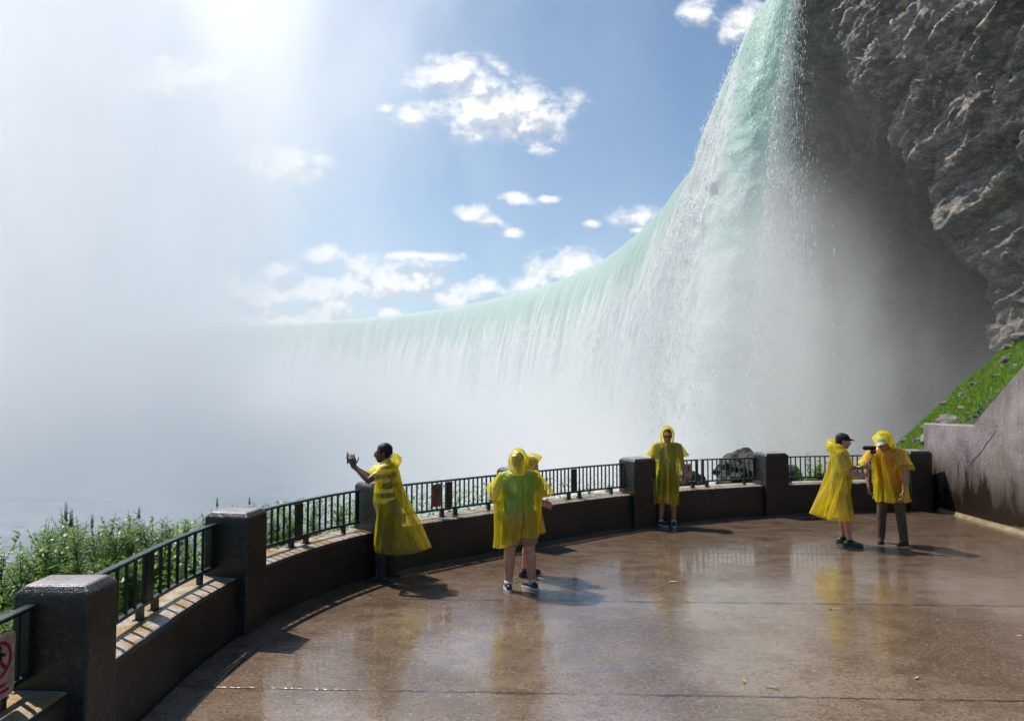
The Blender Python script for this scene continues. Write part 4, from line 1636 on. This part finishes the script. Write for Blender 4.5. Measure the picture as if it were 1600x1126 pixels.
def make_person(name, loc, yaw, H, spec, label, group=None):
    """yaw 0 faces the camera (-Y); local +X is the person's own left"""
    G = spec.get('girth', 1.0)
    k = H / 1.75
    lean, side_lean = spec.get('lean', 0.0), spec.get('side', 0.0)
    Lm = Matrix.Rotation(lean, 3, 'X') @ Matrix.Rotation(side_lean, 3, 'Y')
    hipc = Vector((0, .01, .93))
    T = lambda *q: hipc + Lm @ (Vector(q) - hipc)
    mb = MB()
    # torso
    mb.ell(T(0, 0, 1.27), (.165 * G, .112 * G, .20), Lm)
    mb.ell(T(0, -.015 - .05 * (G - 1), 1.08), (.150 * G, .112 * G, .16), Lm)
    mb.ell(T(0, .012, .94), (.160 * G, .118 * G, .12), Lm)
    sh = {s: T(.185 * s * (.6 + .4 * G), .005, 1.415) for s in (-1, 1)}
    nb = T(0, .012, 1.47)
    hc = T(*spec.get('head_at', (0, -.02, 1.615)))
    hy, hp = spec.get('head', (0, 0))
    hf = Matrix.Rotation(hy, 3, 'Z') @ Vector((0, -math.cos(hp), math.sin(hp)))
    HM = frame(hf)
    for s in (-1, 1):
        mb.cap(nb + Vector((0, .005, -.01)), .055, sh[s], .058)
        mb.cap(T(.06 * s, 0, 1.40), .085, sh[s], .060)
    mb.cap(nb - Vector((0, 0, .03)), .060, hc + HM @ Vector((0, .025, -.05)), .052)
    add_head(mb, hc, HM, .9 + .1 * G)
    hips, feet = {}, {}
    for s in (-1, 1):
        lg = spec.get('leg', {}).get(s, {})
        an = Vector(lg.get('ankle', (.115 * s, .02, .085)))
        hp_ = Vector((.085 * s * (.5 + .5 * G), .012, .90))
        kn = Vector(lg.get('knee', ((hp_.x + an.x) / 2 + .005 * s, -.025 + (an.y) / 2, .49)))
        lf = spec.get('legfat', 1.0)
        mb.cap(hp_, .088 * lf, kn, .056 * lf, 16)
        mb.cap(kn, .054 * lf, kn + (an - kn) * .30 + Vector((0, .012, 0)), .057 * lf, 16)
        mb.cap(kn + (an - kn) * .30 + Vector((0, .012, 0)), .057 * lf, an, .036 * lf, 16)
        yw = lg.get('yaw', -.25 * s)
        fd = Vector((-math.sin(yw), -math.cos(yw), 0))
        feet[s] = (an, fd)
        hips[s] = (hp_, kn, an)
        mb.cap(an - Vector((0, 0, .03)), .036, an + fd * .12 - Vector((0, 0, .05)), .024)
    for s in (-1, 1):
        el, wr, hd, pm, curl = spec['arm'][s]
        el, wr = Vector(el), Vector(wr)
        af = spec.get('armfat', 1.0)
        mb.cap(sh[s], .054 * af, el, .041 * af)
        mb.cap(el, .042 * af, el + (wr - el) * .3, .041 * af)
        mb.cap(el + (wr - el) * .3, .041 * af, wr, .026 * af)
        add_hand(mb, wr, Vector(hd), Vector(pm), curl, spec.get('thumb', {}).get(s, -s), 1.08)
    body = remesh('person', mb, .0062, 3, spec['skin'], None)
    tag(body, label, 'person', group)
    # ---- clothes
    up = spec.get('shirt')
    if up:
        c = MB()
        c.ell(T(0, 0, 1.27), (.172 * G, .119 * G, .200), Lm)
        c.ell(T(0, -.018 - .05 * (G - 1), 1.08), (.158 * G, .119 * G, .17), Lm)
        c.ell(T(0, .005, .955), (.166 * G, .122 * G, .15), Lm)
        for s in (-1, 1):
            el = Vector(spec['arm'][s][0])
            c.cap(T(.05 * s, 0, 1.40), .092, sh[s], .072)
            c.cap(sh[s], .070, sh[s] + (el - sh[s]) * .72, .064, 16, True)
        remesh('shirt', c, .014, 4, up, body)
    dn = spec.get('trousers') or spec.get('shorts')
    if dn:
        c = MB()
        lf = spec.get('legfat', 1.0)
        c.ell((0, .012, .95), (.172 * G, .132 * G, .13))
        for s in (-1, 1):
            hp_, kn, an = hips[s]
            if spec.get('trousers'):
                c.cap(hp_, .100 * lf, kn, .072 * lf, 18)
                c.cap(kn, .071 * lf, an + Vector((0, .0, -.025)), .058 * lf, 18, True)
                for q_ in (.08, .14, .21):
                    c.ell(an + (kn - an) * q_, (.062 * lf, .062 * lf, .018))
            else:
                c.cap(hp_, .104 * lf, hp_ + (kn - hp_) * spec.get('short_len', .85), .090 * lf, 18, True)
        remesh('trousers' if spec.get('trousers') else 'shorts', c, .012, 3, dn, body)
    smat, sole = spec['shoes']
    for s in (-1, 1):
        an, fd = feet[s]
        hx = Vector((an.x, an.y, 0)) - fd * .055
        lx = Vector((-fd.y, fd.x, 0))
        c = MB()
        c.cap(hx + Vector((0, 0, .052)), .040, hx + fd * .06 + Vector((0, 0, .078)), .036)
        c.cap(hx + fd * .04 + Vector((0, 0, .06)), .043, hx + fd * .17 + Vector((0, 0, .040)), .036)
        c.cap(hx + fd * .16 + Vector((0, 0, .038)), .040, hx + fd * .215 + Vector((0, 0, .032)), .030)
        c.cap(hx + fd * .05 + Vector((0, 0, .085)), .040, hx + fd * .05 + Vector((0, 0, .10)), .041)
        sho = remesh('shoe', c, .008, 3, smat, body)
        c = MB()
        o_ = []
        for q_ in range(28):
            a_ = q_ / 28 * 2 * PI
            lw_ = .040 + .006 * math.cos(a_)
            o_.append(hx + fd * (.097 + .150 * math.cos(a_)) + lx * lw_ * 1.12 * math.sin(a_))
        c.addm([p + Vector((0, 0, .002)) for p in o_] + [p + Vector((0, 0, .028)) for p in o_],
               [tuple(range(28))[::-1], tuple(range(28, 56))] + [(i, (i + 1) % 28, 28 + (i + 1) % 28, 28 + i) for i in range(28)])
        c.build('sole', sole, sho)
        if spec.get('trim'):
            c = MB()
            for q_ in (.08, .11, .14):
                c.cap(hx + fd * q_ + lx * .030 + Vector((0, 0, .092 - q_ * .15)), .006, hx + fd * q_ - lx * .030 + Vector((0, 0, .092 - q_ * .15)), .006)
            c.build('lace', spec['trim'], sho, True)
        if spec.get('socks'):
            c = MB().cap(an + Vector((0, 0, -.02)), .046, an + (hips[s][1] - an) * spec.get('sock_len', .12), .045 * spec.get('legfat', 1.0), 16, True)
            c.build('sock', spec['socks'], body, True)
    # ---- face
    P = lambda *q: hc + HM @ Vector(q)
    if spec.get('face', True):
        for s in (-1, 1):
            c = MB().ell(P(.031 * s, -.083, .002), (.013, .010, .008), HM)
            e_ = c.build('eye', M_EYEW, body, True)
            MB().ell(P(.031 * s, -.0915, .002), (.006, .003, .006), HM).build('iris', M_IRIS, e_, True)
            MB().cap(P(.018 * s, -.095, .026), .0045, P(.046 * s, -.085, .026), .004).build('eyebrow', spec.get('hairmat', C_HAIRB), body, True)
        MB().ell(P(0, -.098, -.060), (.022, .006, .007), HM).build('lips', M_LIP, body, True)
    if spec.get('hair') is not None:
        c = MB()
        q = spec['hair']
        c.ell(P(0, .022, .040), (.082 + q, .098 + q, .092 + q), HM)
        c.ell(P(0, .055, -.005), (.070 + q, .062 + q, .075), HM)
        o = remesh('hair', c, .007, 2, spec.get('hairmat', C_HAIRB), body)
        bmv = o.data.vertices                        # hairline: push the front below the skin
        inv = HM.inverted()
        for v in bmv:
            l_ = inv @ (v.co - hc)
            if l_.y < -.035 and l_.z < .075:
                v.co = P(l_.x * .7, l_.y * .3, l_.z * .8)
            elif l_.z < -.01 and l_.y < .02:
                v.co = P(l_.x * .6, l_.y, l_.z)
    if spec.get('beard'):
        c = MB().ell(P(0, -.050, -.082), (.046, .040, .036), HM)
        c.cap(P(-.02, -.098, -.044), .007, P(.02, -.098, -.044), .007)
        remesh('beard', c, .006, 1, C_HAIRB, body)
    if spec.get('glasses'):
        dark = spec['glasses'] == 'dark'
        c = MB()
        for s in (-1, 1):
            ring = [P(.033 * s + .023 * math.cos(a_), -.107, .003 + .018 * math.sin(a_)) for a_ in np.linspace(0, 2 * PI, 15)]
            c.tube(ring, .0025, 6, False)
            c.tube([P(.056 * s, -.105, .006), P(.080 * s, -.02, .006), P(.083 * s, .03, -.004)], .0025, 6)
        c.tube([P(-.011, -.108, .006), P(.011, -.108, .006)], .0025, 6)
        gls = c.build('glasses', M_BLACKP, body, True)
        if dark:
            for s in (-1, 1):
                MB().ell(P(.033 * s, -.106, .003), (.024, .004, .019), HM).build('lens', M_GLASSB, gls, True)
    if spec.get('cap'):
        cmat, bl = spec['cap']
        c = MB().ell(P(0, .012, .048), (.088, .106, .082), HM)
        o = remesh('cap', c, .008, 1, cmat, body)
        inv = HM.inverted()
        for v in o.data.vertices:
            l_ = inv @ (v.co - hc)
            if l_.z < .03:
                v.co = P(l_.x * .99, l_.y * .99, .03 - (l_.y * .12 if l_.y > 0 else 0))
        vs, fs = [], []
        nbr = 14
        for j in range(5):
            for i_ in range(nbr):
                a_ = -PI * .44 + PI * .88 * i_ / (nbr - 1)
                r_ = 1 + j / 4 * bl
                vs.append(P(.082 * math.sin(a_), -.09 * math.cos(a_) * r_ + .005 - (.02 * j / 4 * math.cos(a_)), .042 - .028 * j / 4 * 1.0 + .014 * math.cos(a_)))
        for j in range(4):
            fs += [(j * nbr + i_, j * nbr + i_ + 1, (j + 1) * nbr + i_ + 1, (j + 1) * nbr + i_) for i_ in range(nbr - 1)]
        br = mesh_np('brim', np.array([tuple(v) for v in vs]), fs, cmat, True, o)
        br.modifiers.new('s', 'SOLIDIFY').thickness = .005
        if spec.get('emblem'):
            MB().ell(P(.012, -.090, .082), (.014, .008, .007), HM).build('emblem', C_WHITE, o, True)
    # ---- poncho: ring grid pinned at the neck, draped over the body
    po = spec['poncho']
    hem, ah, bh = po['hem'], po.get('ah', .36), po.get('bh', .30)
    pm = po.get('mat', M_PON)
    Sn, Rn = 72, po.get('rings', 40)
    keys = np.array([[1.500, .085, .085], [1.475, .115, .105], [1.450, .190 * (.5 + .5 * G), .125], [1.40, .235 * (.45 + .55 * G), .150 * G], [1.28, .245 * G, .180 * G], [1.05, .26 * G, .215 * G], [hem, ah * G, bh * G]])
    Lk = np.concatenate([[0], np.cumsum(np.hypot(np.diff(keys[:, 0]), np.diff(keys[:, 1])))])
    q_ = np.linspace(0, Lk[-1], Rn)
    zz, aa, bb = (np.interp(q_, Lk, keys[:, i]) for i in range(3))
    th = np.linspace(0, 2 * PI, Sn, endpoint=False)
    flare = 1 + 0 * th
    P_ = np.stack([aa[:, None] * np.sin(th), .01 - bb[:, None] * np.cos(th), zz[:, None] + 0 * th], -1)
    hemcut = po.get('hemcut')
    if hemcut:          # longer or shorter on one side: (angle, extra)
        f_ = (np.linspace(0, 1, Rn) ** 1.5)[:, None]
        P_[:, :, 2] -= f_ * hemcut[1] * (.5 + .5 * np.cos(th - hemcut[0]))[None]
    slack = 1 + po.get('slack', .22) * np.linspace(0, 1, Rn) ** .8
    rc = np.linalg.norm(np.roll(P_, -1, 1) - P_, axis=2) * slack[:, None]
    rv = np.linalg.norm(P_[1:] - P_[:-1], axis=2)
    rd = np.linalg.norm(np.roll(P_[1:], -1, 1) - P_[:-1], axis=2) * 1.04
    rgn = np.random.RandomState(spec.get('seed', 1))
    P_ = P_ + rgn.normal(size=P_.shape) * .004 * np.linspace(0, 1, Rn)[:, None, None]
    Pf = P_.reshape(-1, 3)
    Pl = np.array(Lm)
    Pf = (Pf - np.array(hipc)) @ Pl.T + np.array(hipc)
    P_ = Pf.reshape(P_.shape)
    caps = []
    for s in (-1, 1):
        if s == 1:
            caps.append((T(0, .0, 1.37), .126 * G, T(0, -.02 - .05 * (G - 1), 1.0), .134 * G))
        caps += [(T(.075 * s * G, 0, 1.36), .112 * G, T(.07 * s * G, -.01, 1.06), .112 * G), (T(.075 * s * G, 0, 1.06), .112 * G, T(.07 * s, .01, .90), .118 * G),
                 (T(.05 * s, 0, 1.42), .075, sh[s], .066), (hips[s][0], .112 * spec.get('legfat', 1.0), hips[s][1], .085 * spec.get('legfat', 1.0)), (hips[s][1], .065, hips[s][2], .045)]
        el = Vector(spec['arm'][s][0])
        ua = po.get('upper', .35)
        caps.append((sh[s], .064, sh[s] + (el - sh[s]) * ua, .058))
    for a_, ra, b_, rb in po.get('extra', []):
        caps.append((Vector(a_), ra, Vector(b_), rb))
    caps.append((nb, .062, nb + Vector((0, 0, .08)), .058))
    wl = Matrix.Rotation(-yaw, 3, 'Z') @ Vector(po.get('wind', (1.0, 0, 0)))
    plane_ = None
    P_ = pbd(P_, rc, rv, rd, [], [(tuple(a), ra, tuple(b), rb) for a, ra, b, rb in caps], tuple(wl), po.get('steps', 75), gust=po.get('gust', .4), seed=spec.get('seed', 1))
    tube_garment('poncho', P_, pm, body)
    # sleeves: flared tubes around the upper arms
    for s in (-1, 1):
        el = Vector(spec['arm'][s][0])
        d_ = el - sh[s]
        e1 = po.get('sleeve', {}).get(s, .80)
        if e1 <= 0:
            continue
        u_ = d_.normalized()
        a_ = u_.orthogonal().normalized()
        b_ = u_.cross(a_)
        n1, n2_ = 14, 36
        Q_ = np.zeros((n1, n2_, 3))
        r0_, r1_ = .080, po.get('sleeve_r', .125)
        for i_ in range(n1):
            f_ = i_ / (n1 - 1)
            c_ = sh[s] + d_ * (-.12 + (e1 + .12) * f_) + Vector((0, 0, -.03 * f_ * f_ + .005))
            for j in range(n2_):
                t_ = 2 * PI * j / n2_
                rr_ = (r0_ + (r1_ - r0_) * f_ ** 1.3) * (1 + f_ * (.13 * math.sin(3 * t_ + s + spec.get('seed', 1)) + .10 * math.sin(7 * t_ + 2 * s) + .06 * math.sin(11 * t_ + f_ * 4)))
                v = c_ + (a_ * math.cos(t_) + b_ * math.sin(t_)) * rr_ + u_ * .035 * f_ * math.sin(2 * t_ + s)
                if v.z < c_.z:
                    v.z -= .25 * (c_.z - v.z) * f_
                Q_[i_, j] = v
        tube_garment('sleeve', Q_, pm, body)
    # hood
    if po.get('hood') == 'up':
        n1, n2_ = 22, 44
        Q_ = np.zeros((n1, n2_, 3))
        fu = HM @ Vector((0, -1, 0))
        op = po.get('open', R(58))
        for i_ in range(n1):
            ph_ = op + (PI - op) * (i_ / (n1 - 1)) * .995
            for j in range(n2_):
                ps = 2 * PI * j / n2_
                l_ = Vector((math.sin(ph_) * math.sin(ps), -math.cos(ph_), math.sin(ph_) * math.cos(ps)))
                rad = Vector((.122 * l_.x, .150 * l_.y, (.150 if l_.z > 0 else .20) * l_.z))
                if i_ < 4:
                    rad = rad * (1 + (.05, .09, .06, .02)[i_])
                    rad.y -= (4 - i_) * .012 * max(0, l_.z)
                if l_.z > .55:
                    rad.z += .02 * (l_.z - .55) * 2
                v = hc + HM @ (rad + Vector((0, .015, .015)))
                low = nb.z - .01
                if l_.z < -.15:
                    f_ = min(1, (-.15 - l_.z) / .5)
                    tgt = nb + Vector((v.x - hc.x, v.y - hc.y, 0)) * 1.05
                    tgt.z = nb.z + .01 - .02 * f_
                    v = v.lerp(tgt, f_ * .85)
                Q_[i_, j] = v
        N_ = fbm(Q_.reshape(-1, 3) * 9 + spec.get('seed', 1) * 3.1, 3).reshape(n1, n2_, 1)
        N2_ = fbm(Q_.reshape(-1, 3) * np.array([20, 20, 7]) + spec.get('seed', 1) * 5.1, 2).reshape(n1, n2_, 1)
        dirn = Q_ - np.array(hc)
        dirn /= np.linalg.norm(dirn, axis=2, keepdims=True)
        Q_ = Q_ + dirn * (np.abs(N_) * .035 + N2_ * .014)
        o = tube_garment('hood', Q_, pm, body)
    else:
        n1, n2_ = 26, 18
        Q_ = np.zeros((n1, n2_, 3))
        bk = po.get('bunch', 1.0)
        for i_ in range(n1):
            a_ = -PI * .80 + PI * 1.60 * i_ / (n1 - 1)
            e_ = math.cos(a_ / 1.7)
            c_ = nb + Lm @ Vector((.105 * math.sin(a_), .012 + .095 * math.cos(a_), .015 + .035 * e_ * bk))
            tr_ = (.022 + .050 * max(0, e_) ** 1.2 * bk)
            for j in range(n2_):
                t_ = 2 * PI * j / n2_
                dv = Vector((math.sin(a_) * math.cos(t_), math.cos(a_) * math.cos(t_), math.sin(t_) * 1.15))
                Q_[i_, j] = c_ + Lm @ (dv * tr_)
        N_ = fbm(Q_.reshape(-1, 3) * 14 + spec.get('seed', 1), 3).reshape(n1, n2_, 1)
        cen = Q_.mean(1, keepdims=True)
        Q_ = Q_ + (Q_ - cen) * N_ * 1.1
        tube_garment('hood', Q_, pm, body)
    body.location = loc
    body.scale = (k, k, k)
    body.rotation_euler = (0, 0, yaw)
    W = Matrix.Translation(loc) @ Matrix.Rotation(yaw, 4, 'Z') @ Matrix.Scale(k, 4)
    return body, (lambda *q: W @ Vector(q)), W


# person 1: photographing with a phone, facing left
g1 = ground(601, 907)
yaw1 = R(-88)
p1, w1, W1 = make_person('person', Vector((g1.x + .02, g1.y, .002)), yaw1, 1.74, dict(
    girth=1.04, skin=SK_DARK, seed=3, head=(0, R(-4)), head_at=(0, -.05, 1.61), hair=.004, beard=True, glasses='clear',
    arm={1: ((.20, -.20, 1.29), (.10, -.40, 1.46), (-.05, -.30, .95), (-.9, -.3, .1), .5), -1: ((-.22, -.25, 1.27), (-.05, -.45, 1.44), (.05, -.25, .95), (.9, -.3, .1), .5)},
    shirt=C_STRIPE, trousers=C_DARK, shoes=(S_BLACK, S_DSOLE), leg={1: dict(ankle=(.10, -.05, .085), yaw=.1), -1: dict(ankle=(-.11, .06, .085), yaw=-.05)},
    poncho=dict(hem=.44, ah=.29, bh=.36, slack=.20, wind=(4.4, -.8, 1.0), hood='down', mat=M_PON1, gust=.7, steps=85, sleeve={1: .62, -1: .62}, upper=.45, hemcut=(PI, .05)),
), 'man in striped shirt and yellow poncho photographing the mist with raised phone', 'visitors in yellow ponchos')
# person 2: heavy man seen from behind, hood up
g2 = ground(812, 921)
p2, w2, W2 = make_person('person', Vector((g2.x, g2.y, .002)), R(-163), 1.66, dict(
    girth=1.30, skin=SK_FAIR, seed=5, head=(R(-28), R(-22)), head_at=(-.01, -.05, 1.60), hair=.002, legfat=1.30, armfat=1.15, lean=R(4),
    arm={1: ((.30, -.12, 1.16), (.26, -.36, 1.08), (-.2, -1, -.1), (-1, 0, -.2), .6), -1: ((-.36, -.14, 1.18), (-.24, -.36, 1.08), (.3, -.9, 0), (.9, .2, -.2), .6)},
    shirt=C_TEAL, shorts=C_BEIGE, short_len=.80, shoes=(S_NAVY, S_SOLE), socks=C_WHITE, sock_len=.10, leg={1: dict(ankle=(.15, .0, .085), yaw=.1), -1: dict(ankle=(-.16, .02, .085), yaw=-.45)},
    poncho=dict(hem=.76, ah=.27, bh=.23, slack=.13, wind=(-.5, -.3, 0), hood='up', mat=M_PON2, gust=.3, sleeve={1: .8, -1: .85}, sleeve_r=.15, upper=.6, hemcut=(R(60), .16)),
), 'heavy person with hood up seen from behind, beige shorts and bare legs', 'visitors in yellow ponchos')
# person 3: smaller, hidden behind, facing right
g3 = ground(820, 899)
p3, w3, W3 = make_person('person', Vector((g3.x + .04, g3.y, .002)), R(78), 1.55, dict(
    girth=1.0, skin=SK_FAIR, seed=8, head=(0, R(-22)), head_at=(0, -.06, 1.60), hair=.006, hairmat=C_HAIRG,
    arm={1: ((.22, .02, 1.15), (.14, -.22, 1.05), (-.2, -.9, -.1), (-.9, 0, -.3), .7), -1: ((-.22, .0, 1.15), (-.10, -.24, 1.05), (.2, -.9, -.1), (.9, 0, -.3), .7)},
    shirt=C_GREY, shorts=C_GREY, short_len=.95, shoes=(S_BLACK, S_DSOLE), socks=C_BLACK,
    poncho=dict(hem=.68, ah=.32, bh=.32, slack=.25, wind=(1.5, -.5, 0), hood='up', open=R(66), gust=.5, upper=.4),
), 'shorter person with hood up facing sideways, half hidden behind the heavy person', 'visitors in yellow ponchos')
# person 4: standing by the pillar, facing the camera
g4 = ground(1044, 821)
p4, w4, W4 = make_person('person', Vector((g4.x, g4.y, .002)), R(-4), 1.72, dict(
    girth=1.02, skin=SK_TAN, seed=12, head=(R(-8), R(-4)), glasses='dark', hair=.0, face=False,
    arm={1: ((.27, .03, 1.14), (.30, -.03, .90), (.02, -.1, -1), (-.9, -.1, 0), .55), -1: ((-.27, .03, 1.14), (-.31, -.03, .90), (-.02, -.12, -1), (.9, -.1, 0), .6)},
    shirt=C_NAVY, shorts=C_GREY, short_len=.8, shoes=(S_NAVY, S_SOLE), socks=C_WHITE, sock_len=.05, trim=C_WHITE, leg={-1: dict(ankle=(-.13, .0, .085), yaw=-.55), 1: dict(ankle=(.10, .0, .085), yaw=.1)},
    poncho=dict(hem=.46, ah=.31, bh=.26, slack=.30, wind=(-.9, -.4, 0), hood='up', open=R(50), mat=M_PON4, gust=.9, sleeve={1: .62, -1: .62}, sleeve_r=.15, upper=.42),
), 'man in sunglasses and raised hood standing against the parapet, facing forward', 'visitors in yellow ponchos')
# person 5: young man with a cap holding the camera stick
g5 = ground(1316, 851)
yaw5 = R(68)
p5, w5, W5 = make_person('person', Vector((g5.x, g5.y, .002)), yaw5, 1.74, dict(
    girth=1.0, skin=SK_FAIR, seed=15, head=(R(10), R(-6)), head_at=(0, -.045, 1.615), hair=.0, cap=(C_CAP, .75), emblem=True,
    arm={1: ((.22, -.10, 1.17), (.0, -.34, 1.22), (-.35, -.65, .1), (-.6, .5, 0), .9), -1: ((-.21, -.08, 1.14), (-.05, -.34, 1.10), (.35, -.65, .1), (.6, .5, 0), .9)},
    shirt=C_NAVY, shorts=C_BEIGE, short_len=.9, shoes=(S_GREEN, S_GREEN), trim=S_YEL, socks=C_BLACK, sock_len=.07, leg={1: dict(ankle=(.10, -.02, .085), yaw=.15), -1: dict(ankle=(-.12, -.10, .085), yaw=-.1)},
    poncho=dict(hem=.45, ah=.33, bh=.44, slack=.26, wind=(-3.6, -.3, .3), hood='down', bunch=1.25, gust=.5, sleeve={1: .75, -1: .7}, upper=.45, hemcut=(PI, -.05)),
), 'young man in dark cap and billowing poncho holding a camera stick', 'visitors in yellow ponchos')
# person 6: hood up, leaning towards the camera stick
g6 = ground(1394, 849)
p6, w6, W6 = make_person('person', Vector((g6.x, g6.y, .002)), R(-46), 1.80, dict(
    girth=1.04, skin=SK_TAN, seed=19, lean=R(17), head=(R(-14), R(-26)), head_at=(0, -.07, 1.60), hair=.0, cap=(C_WHITE, .55),
    arm={1: ((.27, -.20, 1.12), (.25, -.24, .86), (.0, -.1, -1), (-.9, -.1, 0), .6), -1: ((-.27, -.20, 1.12), (-.22, -.28, .88), (.1, -.2, -1), (.9, -.1, 0), .7)},
    shirt=C_ORANGE, trousers=C_BROWN, shoes=(S_BLACK, S_DSOLE), leg={1: dict(ankle=(.16, .03, .085), yaw=.2), -1: dict(ankle=(-.15, -.02, .085), yaw=-.25)},
    poncho=dict(hem=.76, ah=.33, bh=.34, slack=.38, wind=(1.2, 0, 0), hood='up', open=R(60), gust=.6, sleeve={1: .72, -1: .72}, sleeve_r=.14, upper=.45),
), 'person in white capped hood and brown trousers leaning towards the camera stick', 'visitors in yellow ponchos')

# ---- things they hold
ph = empty('phone', w1(.03, -.497, 1.555))
ph.rotation_euler = (0, 0, yaw1)
tag(ph, 'dark phone held upright in both hands of the photographing man', 'phone')
bp = MB().box((0, 0, 0), (.072, .009, .150)).build('phone_body', M_BLACKP, ph)
bp.modifiers.new('b', 'BEVEL').width = .006
MB().box((0, .0052, 0), (.064, .001, .138)).build('screen', M_GLASSB, ph)
MB().ell((.02, -.005, .055), (.007, .003, .007)).build('lens', M_METAL, ph, True)

bgo = empty('shoulder_bag', w1(.155, .02, 1.22))
bgo.rotation_euler = (0, 0, yaw1)
tag(bgo, 'black bag slung under the poncho of the photographing man', 'bag')
b_ = MB().box((0, 0, 0), (.05, .13, .09)).build('pouch', C_BLACK, bgo)
b_.modifiers.new('b', 'BEVEL').width = .02
MB().tube([(-.01, .04, .03), (-.012, .07, .10), (-.03, .07, .15)], .012, 8).build('strap', C_BLACK, bgo, True)

stk = empty('camera_stick', w5(-.02, -.415, 1.16))
stk.rotation_euler = (0, 0, yaw5)
tag(stk, 'black handheld camera stick with a dark camera and fuzzy microphone on top', 'camera')
MB().cap((0, 0, -.20), .016, (0, 0, .02), .017).cap((0, 0, .02), .019, (0, 0, .12), .016).build('handle', M_BLACKP, stk, True)
MB().tube([(0, 0, .12), (.01, 0, .17), (.0, -.02, .21), (0, -.04, .25)], .011, 8).build('gimbal_arm', M_METAL, stk, True)
cb = MB().box((0, -.03, .30), (.085, .05, .075)).build('camera_body', M_BLACKP, stk)
cb.modifiers.new('b', 'BEVEL').width = .012
MB().cap((0, -.05, .30), .026, (0, -.085, .30), .024, 14, True).build('lens', M_GLASSB, cb, True)
MB().cap((-.02, -.06, .365), .034, (-.02, .07, .360), .034).build('microphone', C_BLACK, stk, True)
